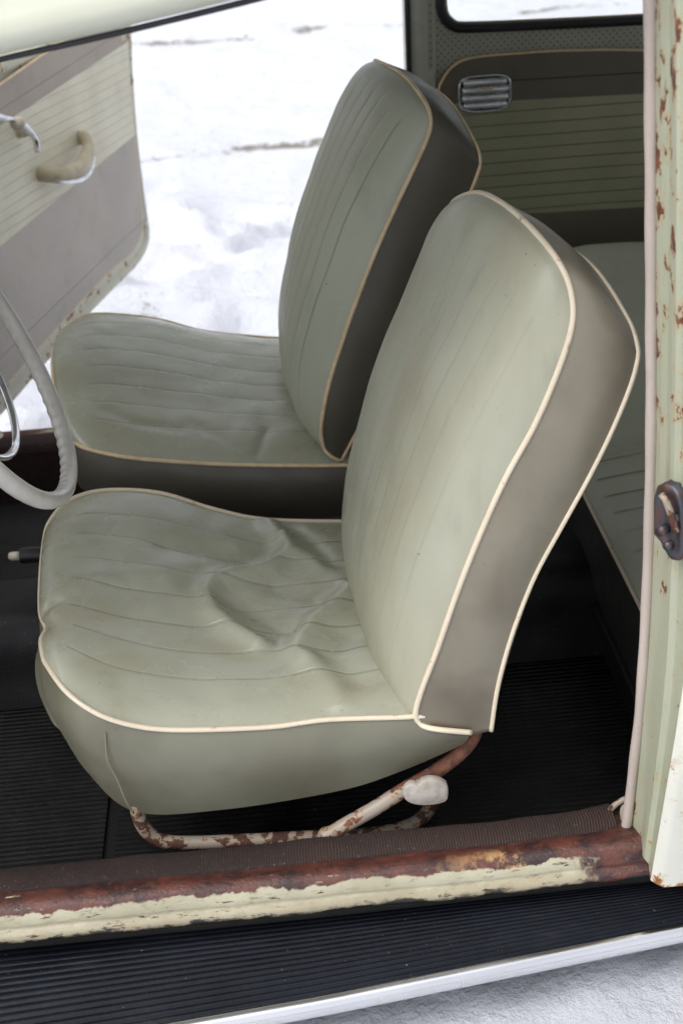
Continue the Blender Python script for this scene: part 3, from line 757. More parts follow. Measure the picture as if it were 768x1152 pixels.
# running board: ribbed rubber on a pressed board with a bright edge moulding
def board(yA, sgn, name, label):
    o = empty_part(name, label)
    return o
NR = 15
bp = []
W = .108
for k in range(NR):
    for (f, h) in ((0, 0), (.15, .75), (.33, 1.05), (.5, 1.15), (.67, 1.05), (.85, .75)):
        s = (k+f)/NR; y = .002-W*s; z = .262-.020*s**2.2+.0013*h
        bp.append((y, z))
def bfn(x, y, z):
    s = (.002-y)/W
    tp = min(1.25, max(.42, 1-.5*(x+.2)/.6))       # the board narrows towards the rear wing
    return (x, .002-W*s*tp, z+.014*max(0, x)/.4*(.3+.7*s))
rbxs = [(-.9+1.9*k/60) for k in range(61)]
rbd = extrude_x('running_board', bp, rbxs, 'board', car, fn=bfn, label='ribbed black running board below the rusty near sill')
mp = [(-W+.0015, .2425), (-W-.003, .2455), (-W-.010, .2445), (-W-.0135, .241), (-W-.0160, .236), (-W-.0160, .230), (-W-.013, .226), (-W-.006, .225)]
mp = [(p.x, p.y) for p in cr([(a, b, 0) for a, b in mp], 4)]
extrude_x('edge_moulding', mp, rbxs, 'alu', rbd, fn=lambda x, y, z: (x, bfn(x, -W+.002, 0)[1]+(y+W), z+.014*max(0, x)/.4))

# far sill, far running board
prof_f = [(1.2-y+.0, z) for y, z in prof]
fs = extrude_x('door_sill', prof_f, [(-.75+1.10*k/60) for k in range(61)], 'sill', car, label='far sill seen behind the steering wheel')
extrude_x('sill_carpet', [(1.2-y, z) for y, z in cp], [(-.75+1.06*k/60) for k in range(61)], 'carpet', fs)
extrude_x('sill_wall', [(1.134, .314), (1.134, .27), (1.134, .215)], [-.75, .45], 'carpet', fs)
extrude_x('running_board', [(1.2-y+.01, z+.01) for y, z in bp], [-.9, 0, 1.0], 'rubber', car, label='ribbed black running board outside the far door')

# ------------------------------------------------------------------ near door pillar
def col(pts, n=60): return resample(cr([Vector(p) for p in pts]), n)
Yt = [0, 150, 300, 500, 650, 750, 801, 870, 947]
cols = [
 col([(0.3265, 0.045, 1.238), (0.3408, 0.045, 1.026), (0.3559, 0.045, 0.806), (0.3628, 0.045, 0.5978), (0.3633, 0.045, 0.4793), (0.3601, 0.045, 0.3798), (0.3592, 0.045, 0.2853)]),
 col([(0.3275, 0.022, 1.24), (0.3423, 0.022, 1.033), (0.357, 0.022, 0.8176), (0.3654, 0.022, 0.6134), (0.3654, 0.022, 0.4974), (0.3656, 0.022, 0.3994), (0.3631, 0.022, 0.307)]),
 col([(0.3278, 0.014, 1.241), (0.3436, 0.014, 1.036), (0.3569, 0.014, 0.8216), (0.3663, 0.014, 0.6188), (0.3665, 0.014, 0.5036), (0.3669, 0.014, 0.4063), (0.3641, 0.014, 0.3119)]),
 col([(0.3324, 0.004, 1.242), (0.3465, 0.004, 1.038), (0.3594, 0.004, 0.8265), (0.3675, 0.004, 0.6255), (0.3673, 0.004, 0.5115), (0.3674, 0.004, 0.4151), (0.3658, 0.004, 0.3133)]),
 col([(0.3301, -0.012, 1.244), (0.3451, -0.012, 1.044), (0.3581, -0.012, 0.8347), (0.3682, -0.012, 0.6365), (0.3688, -0.012, 0.524), (0.3667, -0.012, 0.4293), (0.3636, -0.012, 0.3238)]),
 col([(0.3303, -0.018, 1.245), (0.3453, -0.018, 1.046), (0.3594, -0.018, 0.8376), (0.3688, -0.018, 0.6406), (0.3695, -0.018, 0.5287), (0.3674, -0.018, 0.4345), (0.3639, -0.018, 0.3244)]),
 col([(0.3344, -0.022, 1.246), (0.35, -0.022, 1.046), (0.3646, -0.022, 0.8391), (0.3745, -0.022, 0.6427), (0.376, -0.022, 0.5311), (0.3728, -0.022, 0.4374), (0.368, -0.022, 0.3197)]),
 col([(0.3326, -0.036, 1.247), (0.3482, -0.036, 1.051), (0.3645, -0.036, 0.8462), (0.3764, -0.036, 0.6522), (0.375, -0.036, 0.5423), (0.3715, -0.036, 0.4499), (0.365, -0.036, 0.3181)]),
 col([(0.336, -0.05, 1.249), (0.3522, -0.05, 1.055), (0.3683, -0.05, 0.853), (0.3782, -0.05, 0.6616), (0.3753, -0.05, 0.5534), (0.3702, -0.05, 0.4624), (0.3637, -0.044, 0.3184)]),
]
V = [p for c_ in cols for p in c_]; n = 60
uv = [(k/8, j/59) for k in range(9) for j in range(60)]
uv = [(u*.8+.0, p.z-.3) for (u, v_), p in zip(uv, V)]
F = [(i*n+k, i*n+k+1, (i+1)*n+k+1, (i+1)*n+k) for i in range(8) for k in range(n-1)]
pil = mk('door_pillar', V, F, 'jamb', car, uv=uv, label='pale green door jamb with rust spots at the right edge')
for p_ in pil.data.polygons: p_.use_smooth = False
# outer skin behind the door gap and the body behind it
rows = [cols[-1]]
for k, (dx, dyy) in enumerate(((.004, -.006), (.012, -.0085), (.03, -.009), (.2, -.012), (.5, -.004), (.75, .05), (.9, .12))):
    zc_ = 9 if k < 4 else .955-.10*max(0, k-4)/3
    rows.append([Vector((p.x+dx, p.y+dyy+.0, min(p.z-.004*min(k, 1), zc_ if k != 3 else (.955 if p.x > 9 else 9)))) for p in cols[-1]])
loft('quarter_panel', rows, 'skin', car, label='bright ivory outer body panel with rust at its lower corner')
# inner closing wall of the near quarter
loft('inner_quarter', [[Vector((p.x+.0, p.y, p.z)) for p in cols[0]], [Vector((p.x+.03, p.y+.015, p.z)) for p in cols[0]], [Vector((.50, .03, min(p.z, .94))) for p in cols[0]], [Vector((1.25, .10, min(p.z, .84))) for p in cols[0]]], 'trim_dark', car)
# weatherstrip
ws = cr([(0.3246, 0.03, 1.24), (0.3325, 0.03, 1.129), (0.342, 0.03, 0.9906), (0.3524, 0.03, 0.8327), (0.3579, 0.03, 0.7151), (0.3611, 0.03, 0.6083), (0.3622, 0.03, 0.4914), (0.3599, 0.03, 0.4161), (0.358, 0.03, 0.354), (0.3555, 0.028, 0.3159)])
tube('weatherstrip', resample(ws, 120), lambda f: .0056*(1+.05*math.sin(f*60)), 'weather', pil, 14, label='greyed rubber weatherstrip along the door opening')
lp = cr([(0.3611, 0.05, 0.3514), (0.3492, 0.05, 0.3435), (0.3426, 0.05, 0.3322), (0.3447, 0.045, 0.3244), (0.353, 0.04, 0.3185), (0.3589, 0.04, 0.3231)])
V1 = tube_vf(lp, .0035, 8); V2 = tube_vf(cr([(0.362, 0.045, 0.3464), (0.3562, 0.045, 0.3405), (0.3555, 0.04, 0.329), (0.3592, 0.04, 0.3176)]), .003, 8)
mk('wire_loop', *join_vf([V1, V2]), 'tube', pil)
# striker plate
so = [(0.354, 0, 0.7907), (0.3571, -0.01, 0.7995), (0.363, -0.018, 0.7995), (0.3667, -0.026, 0.7951), (0.3695, -0.03, 0.7858), (0.3734, -0.034, 0.7321), (0.3701, -0.03, 0.7251), (0.365, -0.022, 0.7226), (0.3618, -0.014, 0.729), (0.3589, -0.008, 0.7346), (0.355, 0, 0.7382), (0.3529, 0.002, 0.7782)]
so = [Vector(p)+Vector((-.006, -.010, 0)) for p in so]
lpS = resample(so, 60, True); nL = len(lpS); c0 = sum(lpS, Vector())/nL
Vp = []
for sc, o_ in ((1.0, .012), (1.0, .002), (.95, 0.0), (.80, -.001), (.72, .002), (.3, .003)):
    for p in lpS: q = c0+(p-c0)*sc; Vp.append(q+Vector((.8, .5, 0))*o_)
Fp = [(k*nL+i, k*nL+(i+1) % nL, (k+1)*nL+(i+1) % nL, (k+1)*nL+i) for k in range(5) for i in range(nL)]+[tuple(5*nL+i for i in range(nL))]
scr = []
for (a, b_, r) in ((.35, .30, .0045), (-.30, -.32, .005), (.1, -.75, .004)):
    w = Vector((c0.x+a*.012, c0.y-a*.015-.003, c0.z+b_*.03)); scr.append(tube_vf([w+Vector((-.0045, -.003, 0)), w+Vector((.004, .003, 0))], r, 12))
st_ = mk('striker_plate', Vp, Fp, 'plate', pil, label='grey steel striker plate with rust streak')
mk('screw', *join_vf(scr), 'plate', st_)
wdg = [(0.3538, -0.022, 0.7961), (0.3578, -0.024, 0.7893), (0.3633, -0.026, 0.7747), (0.3674, -0.03, 0.7594)]
tube('latch_wedge', [Vector(p)+Vector((-.008, -.012, 0)) for p in wdg], .0035, 'tube', st_, 8)

# ------------------------------------------------------------------ roof shell
def roof():
    lipx = [(-.80, .90), (-.66, 1.00), (-.52, 1.095), (-.40, 1.155), (-.30, 1.188), (-.20, 1.2105), (-.10, 1.2255), (0, 1.2415), (.12, 1.262), (.24, 1.275), (.36, 1.28), (.6, 1.26), (.9, 1.18), (1.2, 1.0)]
    lp = resample(cr([(x, 0, z) for x, z in lipx]), 80)
    rows = []
    # lip cross-section, from inside seal round the gutter to the roof crown
    for (dy, dzz) in ((.030, .004), (.016, -.001), (.006, -.003), (-.004, -.001), (-.009, .006), (-.010, .014), (-.004, .024), (.004, .04), (.02, .08)):
        rows.append([p+Vector((0, dy, dzz)) for p in lp])
    for k in range(1, 12):
        f = k/12
        rows.append([Vector((p.x+.03*math.sin(PI*f), .02+1.16*f, p.z+.08+.12*math.sin(PI*f)**.8)) for p in lp])
    for (dy, dzz) in ((.0, .08), (.015, .04), (.024, .02), (.02, .0), (-.01, -.002), (-.03, .004)):
        rows.append([Vector((p.x, 1.18+dy, p.z+dzz)) for p in lp])
    loft('roof', rows, 'paint_plain', car, label='ivory roof edge above the driver doorway')
    # headliner
    rows = [[Vector((p.x+.02*math.sin(PI*k/10), .05+1.1*k/10, p.z+.0+.14*math.sin(PI*k/10)**.8)) for p in lp if p.x > -.45] for k in range(11)]
    loft('headliner', rows, 'headliner', car)
    sl = [p+Vector((0, .001, -.0055)) for p in lp if -.55 < p.x < .33]
    tube('door_seal', sl, .0024, 'rubber', car, 10)
    sl = [Vector((p.x, 1.185, p.z-.005)) for p in lp if -.55 < p.x < .27]
    tube('door_seal', sl, .006, 'rubber', car, 10)
roof()
# front end of the cabin: scuttle, dash, toe board, screen pillars (out of frame but they shade the footwell)
extrude = [(-.80, .90), (-.84, .86), (-.80, .80), (-.76, .72), (-.76, .60), (-.82, .56)]
loft('dashboard', [[(x+.05*abs(y-.6)**2, y, z) for y in [1.2*k/12 for k in range(13)]] for x, z in extrude], 'paint_in', car)
loft('toe_board', [[(x, y, z) for y in (0, .6, 1.2)] for x, z in ((-.86, .88), (-.95, .6), (-.9, .35), (-.78, .2))], 'dark', car)
for yy in (.0, 1.2):
    s = 1 if yy == 0 else -1
    loft('front_pillar', [[(x, yy+s*a, z) for x, z in ((-.80, .92), (-.62, .85), (-.60, .6), (-.62, .3), (-.80, .22))] for a in (.0, .02, .05)], 'paint_in', car)
    loft('side_panel', [[(x, yy+s*.02, z) for x in (-.95, -.8, -.61)] for z in (.2, .5, .86)], 'dark', car)
# rear wall
loft('rear_wall', [[(x, y, z) for y in (0, .3, .6, .9, 1.2)] for x, z in ((1.0, .2), (1.12, .5), (1.16, .8), (1.17, .86))], 'trim_dark', car)

# ------------------------------------------------------------------ far side panel with window
YQ = 1.2
outer = [(0.2841, 1.2, 1.121), (0.2819, 1.2, 0.9854), (0.2842, 1.2, 0.8995)]
xL = .279
def win_loop(px): return px
# opening outline of the quarter window: lower left corner modelled, the rest goes back to a rounded tail
win_in = [(0.3371, 1.2, 1.078), (0.3373, 1.2, 1.034), (0.34, 1.2, 1.018), (0.3487, 1.2, 1.007), (0.3663, 1.2, 1.001), (0.4848, 1.2, 0.997), (0.6668, 1.2, 0.9933)]
wi = [(p[0], p[2]) for p in win_in]
wloop = wi+[(.85, wi[-1][1]-.002), (.93, 1.02), (.93, 1.08), (.86, 1.17), (.75, 1.215), (.55, 1.235), (.40, 1.235), (.35, 1.22), (.335, 1.18), (.333, 1.10)]
wl = resample(cr([(a, 0, b) for a, b in wloop], 8, True), 160, True)
wl = [Vector((p.x, 0, p.z)) for p in wl]
def ring(name, a, b, mat, parent, ya, yb, label=None):
    nA = len(a); V = [(p.x, ya, p.z) for p in a]+[(p.x, yb, p.z) for p in b]
    return mk(name, V, [(i, (i+1) % nA, nA+(i+1) % nA, nA+i) for i in range(nA)], mat, parent, label=label)
# panel outline (big rounded rectangle) matched to the window loop by angle
cW = Vector((.62, 0, 1.11))
def ray_rect(d, x0, x1, z0, z1):
    t = 1e9
    if d.x > 1e-9: t = min(t, (x1-cW.x)/d.x)
    if d.x < -1e-9: t = min(t, (x0-cW.x)/d.x)
    if d.z > 1e-9: t = min(t, (z1-cW.z)/d.z)
    if d.z < -1e-9: t = min(t, (z0-cW.z)/d.z)
    return cW+d*t
def outw(k):     # offset loop
    res = []
    for i, p in enumerate(wl):
        tg = (wl[(i+1) % 160]-wl[i-1]).normalized(); nn = Vector((tg.z, 0, -tg.x))
        if nn.dot(p-cW) < 0: nn = -nn
        res.append(p+nn*k)
    return res
g1 = outw(.014)
rectL = [ray_rect((p-cW).normalized(), .300, 1.15, .93, 1.27) for p in g1]
V = []; rowsW = [g1, [a.lerp(b, .5) for a, b in zip(g1, rectL)], rectL]
qp = mk('inner_panel', [Vector((p.x, YQ-.004, p.z)) for r in rowsW for p in r], [(k*160+i, k*160+(i+1) % 160, (k+1)*160+(i+1) % 160, (k+1)*160+i) for k in range(2) for i in range(160)], 'perf', car, label='perforated grey vinyl around the far quarter window')
# gasket
gk = [tube_vf([Vector((p.x, YQ-.008, p.z)) for p in outw(.0075)], .0085, 10, True, 1.0)]
gas = mk('window_gasket', *gk[0], 'rubber', car)
tube('gasket_bead', [Vector((p.x, YQ-.008, p.z)) for p in outw(-.0015)], .0013, 'piping_old', gas, 6, closed=True)
mk('window_glass', [Vector((p.x, YQ+.004, p.z)) for p in wl], [tuple(range(160))], 'glass', car)
# far door pillar: rounded post, groove at its free edge
rows = []
for (dx, dyv) in ((-.006, .05), (-.003, .02), (-.003, .004), (.001, -.003), (.004, .001), (.007, -.004), (.014, -.007), (.022, -.006), (.032, -.003), (.040, -.0045)):
    rows.append([Vector((.279+dx+.000*z-(.03*max(0, (.45-z)/.15)**2 if z < .45 else 0), YQ+dyv, z)) for z in [.30+1.0*k/30 for k in range(31)]])
fp = loft('door_pillar', rows, 'paint_in', car, label='grey-green far door pillar')
tube('weatherstrip', [(.2755, YQ-.002, .33+.93*k/20) for k in range(21)], .005, 'rubber', fp, 8)
# lower trim board with curved top edge
arc = [(0.3234, 1.19, 0.8989), (0.3296, 1.19, 0.9129), (0.3402, 1.19, 0.928), (0.3553, 1.19, 0.9391), (0.3732, 1.19, 0.945), (0.4015, 1.19, 0.9473), (0.4358, 1.19, 0.9478), (0.4986, 1.19, 0.9478), (0.5631, 1.19, 0.9455), (0.6704, 1.19, 0.9382)]
aa = [(p[0], p[2]) for p in arc]; aa = [(aa[0][0]-.006, .60), (aa[0][0]-.006, .75), (aa[0][0]-.003, aa[0][1]-.04)]+aa+[(1.0, aa[-1][1]-.03), (1.12, aa[-1][1]-.08)]
al = [(p.x, p.z) for p in resample(cr([(a, 0, b) for a, b in aa], 8), 120)]
yq = YQ-.012
# z of the band boundaries across x
zb1 = lambda x: (0.4457, 1.19, 0.8712)[2]+(x-.449)*(-.02); zb2 = lambda x: (0.5035, 1.19, 0.673)[2]+(x-.50)*(-.02)
def trim_piece(name, f_top, f_bot, mat, y, n=70, parent=None, label=None):
    X = [.335+(1.12-.335)*k/(n-1) for k in range(n)]
    rows = [[Vector((x, y+.0006*math.sin(PI*f), f_top(x)*(1-f)+f_bot(x)*f)) for x in X] for f in [k/6 for k in range(7)]]
    return loft(name, rows, mat, parent or car, label=label)
def arc_z(x):
    best = None
    for (a, b), (c_, d) in zip(al, al[1:]):
        if min(a, c_) <= x <= max(a, c_) and abs(c_-a) > 1e-6:
            z = b+(d-b)*(x-a)/(c_-a); best = z if best is None else max(best, z)
    return best if best is not None else al[-1][1]
xl = aa[0][0]
def X_piece(name, lo, hi, mat, label=None):
    X = [xl+.0015+(1.12-xl)*(k/99)**1.6 for k in range(100)]
    rows = [[Vector((x, yq, lo(x)*(1-f)+min(hi(x), arc_z(x))*f)) for x in X] for f in [k/4 for k in range(5)]]
    return loft(name, rows, mat, car, label=label)
tp_ = X_piece('quarter_trim', zb1, lambda x: 9, 'trim_dark', 'dark brown upper band of the far side trim')
X_piece('quarter_trim', zb2, zb1, 'trim_rib', 'ribbed olive green band of the far side trim')
X_piece('quarter_trim', lambda x: .25, zb2, 'trim_dark', 'dark lower band of the far side trim')
tube('piping', [Vector((a, yq-.001, b)) for a, b in al if b > .62], .0022, 'piping_old', tp_, 8)
tube('trim_seam', [Vector((x, yq-.0004, .905-.012*(x-.4))) for x in [.40+.07*k for k in range(10)]], .0006, 'dark', tp_, 5)
# filler wall between pillar, trim and window
mk('side_wall', [Vector((x, YQ, z)) for x, z in ((.30, .24), (1.2, .24), (1.2, .96), (.30, .96))], [(0, 1, 2, 3)], 'perf', car, smooth=False)
mk('outer_skin', [Vector((x, YQ+.05, z)) for x, z in ((.285, .2), (1.2, .2), (1.2, .975), (.285, .975))], [(0, 1, 2, 3)], 'paint_plain', car, smooth=False)
# chrome ashtray set in the trim
def ashtray():
    a, b = Vector((0.3548, 1.18, 0.8915)), Vector((0.4465, 1.18, 0.8865)); zc = ((0.4013, 1.18, 0.9186)[2]+(0.4014, 1.18, 0.8559)[2])/2; hz = abs((0.4013, 1.18, 0.9186)[2]-(0.4014, 1.18, 0.8559)[2])/2
    cx = (a.x+b.x)/2; hx = (b.x-a.x)/2
    def rr(sx, sz, y, n=64, p=4.0):
        out = []
        for k in range(n):
            t = 2*PI*k/n; c_, s_ = math.cos(t), math.sin(t)
            out.append(Vector((cx+sx*math.copysign(abs(c_)**(2/p), c_), y, zc+sz*math.copysign(abs(s_)**(2/p), s_)-.0)))
        return out
    rows = [rr(hx, hz, yq), rr(hx, hz, yq-.004), rr(hx*.97, hz*.96, yq-.0065), rr(hx*.92, hz*.9, yq-.0065), rr(hx*.89, hz*.86, yq-.004), rr(hx*.88, hz*.85, yq-.0015)]
    fr = loft('ashtray', rows, 'chrome', car, closed_u=True, label='chrome ribbed ashtray in the far side trim')
    mk('ashtray_recess', rr(hx*.885, hz*.86, yq-.002), [tuple(range(64))], 'rubber', fr)
    parts = []
    for k in range(4):
        z = zc+hz*(.58-.40*k); w = hx*(.80 if k in (0, 3) else .86)
        V = []; n = 12
        ring_ = [(.0, .0062), (-.0052, .0052), (-.0062, .001), (-.0070, -.0035), (-.0045, -.0050), (.0, -.0052)]
        for x in [cx-w+2*w*i/10 for i in range(11)]:
            for (dyv, dz) in ring_: V.append((x, yq-.0025+dyv*.9, z+dz))
        m_ = len(ring_); Fq = [(i*m_+j, i*m_+j+1, (i+1)*m_+j+1, (i+1)*m_+j) for i in range(10) for j in range(m_-1)]+[tuple(range(m_)), tuple(10*m_+j for j in range(m_))]
        parts.append((V, Fq))
    mk('ashtray_lid', *join_vf(parts), 'chrome_dull', fr)
    tb = cr([(cx-.012, yq-.010, zc+hz*.30), (cx-.006, yq-.015, zc+hz*.25), (cx+.004, yq-.016, zc+hz*.25), (cx+.010, yq-.010, zc+hz*.30)])
    tube('ashtray_tab', tb, .0040, 'ivory', fr, 8)
ashtray()

# ------------------------------------------------------------------ far door, swung open
HX, HY = -.573, 1.22; DU = Vector((.366, .9306, 0)); DN = Vector((.9306, -.366, 0))
def dp(u, z, off=0): return Vector((HX, HY, 0))+DU*u+DN*off+Vector((0, 0, z))
# outer outline (u, z)
edge = [(0.1100, 0.3025), (0.3448, 0.3341), (0.5652, 0.3596), (0.7087, 0.3696), (0.7898, 0.3752), (0.8400, 0.3884), (0.8735, 0.4123), (0.8733, 0.4625), (0.8678, 0.5599), (0.8746, 0.6612), (0.8857, 0.7585), (0.9032, 0.8520), (0.9238, 0.9242)]
zbot = .315
eo = [(.02, .318)]+[e for e in edge if e[0] > .05]
eo += [(.905, 1.02), (.88, 1.12), (.80, 1.19), (.60, 1.20), (.35, 1.15), (.15, 1.03), (.02, .92)]
el = resample([Vector((a, 0, b)) for a, b in eo], 200, True)
el = [Vector((p.x, 0, p.z)) for p in smooth_pts(el, 2, True)]
cD = Vector((.45, 0, .62))
def insetd(L_, k):
    n = len(L_); res = []
    for i, p in enumerate(L_):
        tg = (L_[(i+2) % n]-L_[i-2]).normalized(); nn = Vector((tg.z, 0, -tg.x))
        if nn.dot(cD-p) < 0: nn = -nn
        res.append(p+nn*k)
    return res
# lower shell (below the belt) as a closed solid: clip outline at belt height
belt = [((0.3342, 0.9170)), ((0.6142, 0.9423))]
zbelt = .935
low = [p for p in el if p.z <= zbelt]
# order: start at hinge bottom, go round the free edge, up to belt
low = sorted(low, key=lambda p: 0)  # keep loop order
i0 = min(range(len(el)), key=lambda i: (el[i]-Vector((.02, 0, .318))).length)
seq = [el[(i0+k) % 200] for k in range(200)]
seq = [p for p in seq if p.z <= zbelt]
loopD = resample(seq+[Vector((seq[-1].x, 0, zbelt)), Vector((.02, 0, zbelt))], 200, True)
rowsD = []
for (ins, off) in ((.012, -.075), (.0, -.072), (-.004, -.060), (-.004, -.02), (-.001, -.008), (.0, -.002), (.004, .001), (.012, .0015), (.020, -.001), (.024, -.004)):
    rowsD.append([dp(p.x, p.z, off) for p in insetd(loopD, ins)])
door = loft('passenger_door', rowsD, 'door_paint', car, closed_u=True, label='open far door with two-tone vinyl trim')
mk('outer_panel', [dp(p.x, p.z, -.075) for p in insetd(loopD, .012)], [tuple(range(200))], 'paint_plain', door)
mk('door_frame', [dp(p.x, p.z, -.004) for p in insetd(loopD, .020)], [tuple(range(200))], 'door_paint', door)
# window frame above the belt
wf = [p for p in seq[-3:]]
fr_pts = [dp(.90, .93, -.03), dp(.905, 1.02, -.03), dp(.88, 1.11, -.03), dp(.80, 1.18, -.03), dp(.60, 1.20, -.03), dp(.35, 1.15, -.03), dp(.15, 1.03, -.03), dp(.03, .93, -.03)]
tube('window_frame', cr(fr_pts), .011, 'door_paint', door, 10)
# trim board: three bands, top piping
t_in = [(0.1279, 0.3517), (0.3618, 0.3830), (0.5812, 0.4078), (0.6847, 0.4144), (0.7422, 0.4134), (0.7846, 0.4225), (0.8211, 0.4426), (0.8360, 0.4743), (0.8449, 0.5665), (0.8519, 0.6669), (0.8632, 0.7635), (0.8771, 0.8665)]
zt1 = lambda u: .893+(u-.327)*.107
zt2 = lambda u: (0.3702, 0.8284)[1]+(u-(0.3702, 0.8284)[0])*(((0.8759, 0.8629)[1]-(0.3702, 0.8284)[1])/((0.8759, 0.8629)[0]-(0.3702, 0.8284)[0]))
zt3 = lambda u: (0.2237, 0.6141)[1]+(u-(0.2237, 0.6141)[0])*(((0.8507, 0.6632)[1]-(0.2237, 0.6141)[1])/((0.8507, 0.6632)[0]-(0.2237, 0.6141)[0]))
zlow = lambda u: .352+(u-.13)*.055
umax = []
tin = resample(cr([(a, 0, b) for a, b in t_in]), 100)
def ulim(z):     # free-edge limit of the trim at height z
    best = .85
    for p, q in zip(tin, tin[1:]):
        if p.x > .55 and min(p.z, q.z) <= z <= max(p.z, q.z): best = p.x+(q.x-p.x)*((z-p.z)/(q.z-p.z) if q.z != p.z else 0)
    return best
def band(name, lo, hi, mat, off, label=None, lowband=False):
    rows = []
    for k in range(31):
        f = k/30; row = []
        ue = .85
        for _ in range(6): ue = ulim(lo(ue)*(1-f)+hi(ue)*f)
        for j in range(41):
            u = .03+(ue-.03)*j/40
            row.append(dp(u, lo(u)*(1-f)+hi(u)*f, off))
        rows.append(row)
    return loft(name, rows, mat, door, label=label)
def zlow2(u):
    z = [p.z for p in tin if abs(p.x-u) < .02 and p.z < .5]
    return min(z) if z else .345+u*.07
band('upper_trim', zt2, zt1, 'door_dark', .003, 'grey-brown upper trim band')
band('ribbed_trim', zt3, zt2, 'door_rib', .0035, 'cream ribbed middle trim band')
# lower band follows the rounded corner
rows = []
for j in range(61):
    u = .03+(.862-.03)*j/60
    top = zt3(u)
    lowz = None
    for p, q in zip(tin, tin[1:]):
        if q.z < .47 and min(p.x, q.x) <= u <= max(p.x, q.x): lowz = p.z+(q.z-p.z)*((u-p.x)/(q.x-p.x) if q.x != p.x else 0)
    if lowz is None: lowz = (.345 if u < .2 else .46)
    rows.append([dp(u if True else 0, top*(1-f)+lowz*f, .003) for f in [k/10 for k in range(11)]])
loft('lower_trim', rows, 'door_low', door, label='plain grey lower trim band')
tube('trim_piping', [dp(.03+.85*k/30, zt1(.03+.85*k/30)+.001, .004) for k in range(31)], .0028, 'piping_old', door, 8)
tube('trim_seam', [dp(.03+.83*k/30, zt3(.03+.83*k/30)-.195, .0030) for k in range(31)], .0005, 'band', door, 5)
tube('trim_seam', [dp(.03+.83*k/30, zt2(.03+.83*k/30)+.026, .0030) for k in range(31)], .0005, 'band', door, 5)
tube('edge_beading', [dp(p.x, p.z, .001) for p in tin], .0026, 'piping_old', door, 6)
# pull handle: padded arch with a bright lower strip
a0 = (0.4105, 0.6981); a1 = (0.5922, 0.7237)
def ph(f, off): return dp(a0[0]+(a1[0]-a0[0])*f, a0[1]+(a1[1]-a0[1])*f-.022*math.sin(PI*f), off)
pts = [(-.02, 0), (-.03, .014), (.0, .030), (.18, .043), (.40, .048), (.62, .046), (.84, .036), (.98, .020), (1.0, .004)]
hp = resample(cr([ph(f, o_) for f, o_ in pts]), 50)
tube('pull_handle', hp, lambda f: .0145+.0055*math.sin(PI*f), 'cream_pad', door, 14, flat=.75, up=(0, 0, 1), label='cream padded pull handle')
strip = [p+Vector((.007, -.004, -.013-.003*math.sin(PI*i/49))) for i, p in enumerate(hp)][4:44]
tube('handle_strip', strip, lambda f: .0062*max(.4, math.sin(PI*f)**.4), 'chrome', door, 8, flat=1.3)
# window crank
ck = (0.3628, 0.7981)
tube('window_crank', [dp(ck[0], ck[1], 0), dp(ck[0], ck[1], .012), dp(ck[0], ck[1], .022)], [.016, .015, .011], 'ivory', door, 16)
arm = cr([dp(*a_, .036) for a_ in ((0.2079, 0.8679), (0.2553, 0.8485), (0.3048, 0.8283), (0.3379, 0.8051), (0.3573, 0.7798), (0.3584, 0.7573))])
tube('crank_arm', arm, lambda f: .0102-.0045*f, 'chrome', door, 12, flat=.7, up=DN)
kb = (0.2949, 0.8276)
tube('crank_knob', [dp(kb[0], kb[1], .030), dp(kb[0], kb[1], .036), dp(kb[0], kb[1], .048), dp(kb[0], kb[1], .055)], [.009, .0135, .0140, .006], 'ivory', door, 16)

# ------------------------------------------------------------------ steering wheel
WC = Vector((-.329, .346, .842)); AA, BB, WR = .425, .052, .1943
WN = Vector((math.cos(AA)*math.cos(BB), math.cos(AA)*math.sin(BB), math.sin(AA)))
WY = Vector((-math.sin(BB), math.cos(BB), 0)); WZ = WN.cross(WY)
def wp(r, a, o_=0): return WC+(WY*math.cos(a)+WZ*math.sin(a))*r+WN*o_
wl_ = []; Fw = []; n = 480; m_ = 18
for k in range(n):
    a = 2*PI*k/n; c_ = wp(WR, a); rad = (c_-WC).normalized()
    bumpv = abs(math.sin(a*34))
    for j in range(m_):
        b = 2*PI*j/m_; r = .0098
        ca, sa = math.cos(b), math.sin(b)
        inner = max(0, -ca*.8-sa*.6)     # grips on the inner, forward side
        wl_.append(c_+rad*ca*(r-.0022*bumpv*inner+.0)+WN*sa*(.0108-.0018*bumpv*inner))
for k in range(n):
    for j in range(m_):
        Fw.append((k*m_+j, k*m_+(j+1) % m_, ((k+1) % n)*m_+(j+1) % m_, ((k+1) % n)*m_+j))
sw = mk('steering_wheel', wl_, Fw, 'wheelgrey', car, label='pale grey steering wheel with finger grips and chrome horn ring')
hub = WC-WN*.035
tube('wheel_hub', [hub-WN*.02, hub-WN*.005, hub+WN*.012, hub+WN*.02], [.03, .034, .030, .012], 'wheelgrey', sw, 24)
for a in (.0, PI):
    pth = cr([hub+(wp(1, a)-WC)*.025, wp(.09, a, -.022), wp(.15, a, -.008), wp(WR-.004, a, 0)])
    tube('wheel_spoke', pth, .007, 'wheelgrey', sw, 10)
hrn = [wp(.126, a, -.028) for a in [PI+.0+(PI*k/60) for k in range(61)]]
hrn = [wp(.055, PI-.1, -.030), wp(.095, PI-.05, -.028)]+hrn+[wp(.095, .05, -.028), wp(.055, .1, -.030)]
tube('horn_ring', resample(hrn, 140), .0050, 'chrome', sw, 12, flat=.75)
ctl = wp(.062, 3*PI/2+.9, -.02)
kn = Vector((-0.3212, 0.36, 0.7239))
tube('turn_signal_stalk', [hub-WN*.04, kn.lerp(hub-WN*.04, .15)], .003, 'chrome', sw, 8)
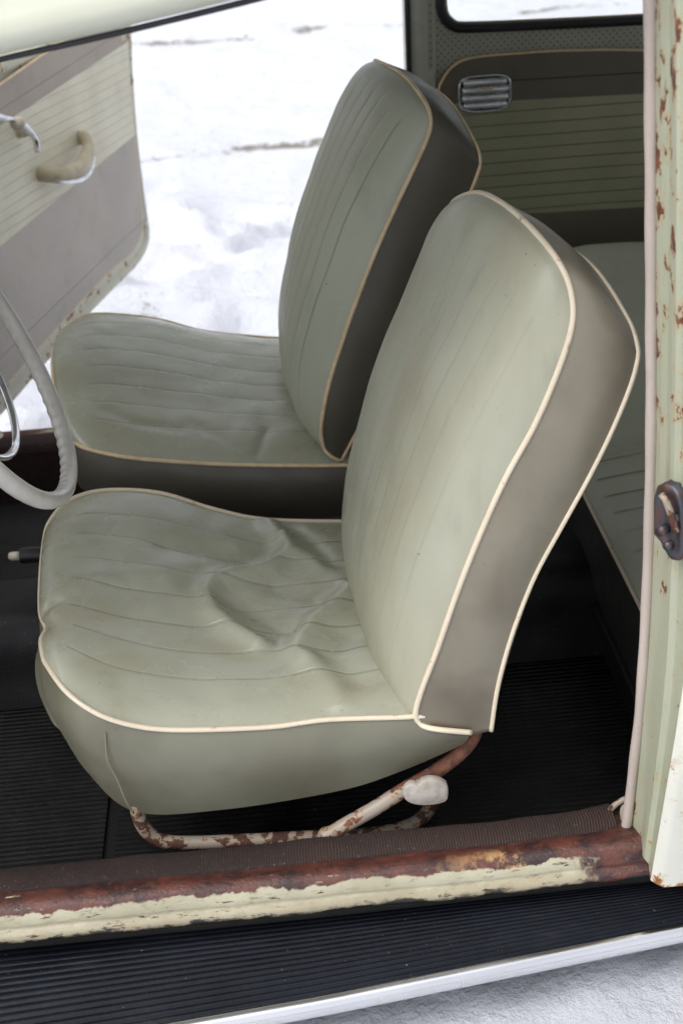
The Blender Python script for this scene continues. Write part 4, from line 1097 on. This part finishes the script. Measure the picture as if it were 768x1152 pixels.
mk('stalk_knob', *tube_vf([kn+Vector((-.012, 0, 0)), kn+Vector((-.008, 0, 0)), kn, kn+Vector((.003, 0, 0)), kn+Vector((.0045, 0, 0))], [.003, .0045, .0048, .0035, .001], 12), 'ivory', sw)
tube('steering_column', [hub-WN*.02, hub-WN*.45], .018, 'paint_in', sw, 16)

# ------------------------------------------------------------------ camera, light
C=(0, -1.055, 1.397); R=(0.99517, -0.08272, -0.05287); U=(0.08708, 0.49519, 0.86441); F=(0.04532, 0.86484, -0.5)
cam = bpy.data.cameras.new('camera'); co = bpy.data.objects.new('camera', cam); COL.objects.link(co)
cam.sensor_fit = 'VERTICAL'; cam.sensor_height = 36; cam.lens = 1480/1152*36; cam.clip_end = 500; cam.clip_start = .05
mt = Matrix(((R[0], U[0], -F[0], C[0]), (R[1], U[1], -F[1], C[1]), (R[2], U[2], -F[2], C[2]), (0, 0, 0, 1)))
co.matrix_world = mt
cam.dof.use_dof = True; cam.dof.focus_distance = 1.45; cam.dof.aperture_fstop = 7.0
S.camera = co
W_ = bpy.data.worlds.new('World'); S.world = W_; W_.use_nodes = True
nt = W_.node_tree; bg = nt.nodes['Background']
sky = nt.nodes.new('ShaderNodeTexSky'); sky.sky_type = 'NISHITA'; sky.sun_disc = False
AZ, EL = math.radians(200), math.radians(48)
sd = Vector((-.55, -.18, 1.0)).normalized()
EL = math.asin(sd.z); sky.sun_elevation = EL; sky.sun_rotation = math.atan2(sd.x, sd.y)
sky.dust_density = 4.0; sky.ozone_density = 1.0
hs = nt.nodes.new('ShaderNodeHueSaturation'); hs.inputs['Saturation'].default_value = .22
nt.links.new(sky.outputs[0], hs.inputs['Color']); nt.links.new(hs.outputs[0], bg.inputs[0]); bg.inputs[1].default_value = .15
sl = bpy.data.lights.new('sun', 'SUN'); sl.energy = .62; sl.angle = math.radians(40); sl.color = (1, .96, .91)
so_ = bpy.data.objects.new('sun', sl); COL.objects.link(so_); so_.rotation_euler = sd.to_track_quat('Z', 'Y').to_euler()
S.view_settings.view_transform = 'Standard'; S.view_settings.look = 'None'; S.view_settings.gamma = 1
S.view_settings.exposure = 0.85
S.render.engine = 'CYCLES'
S.cycles.max_bounces = 8; S.cycles.diffuse_bounces = 5
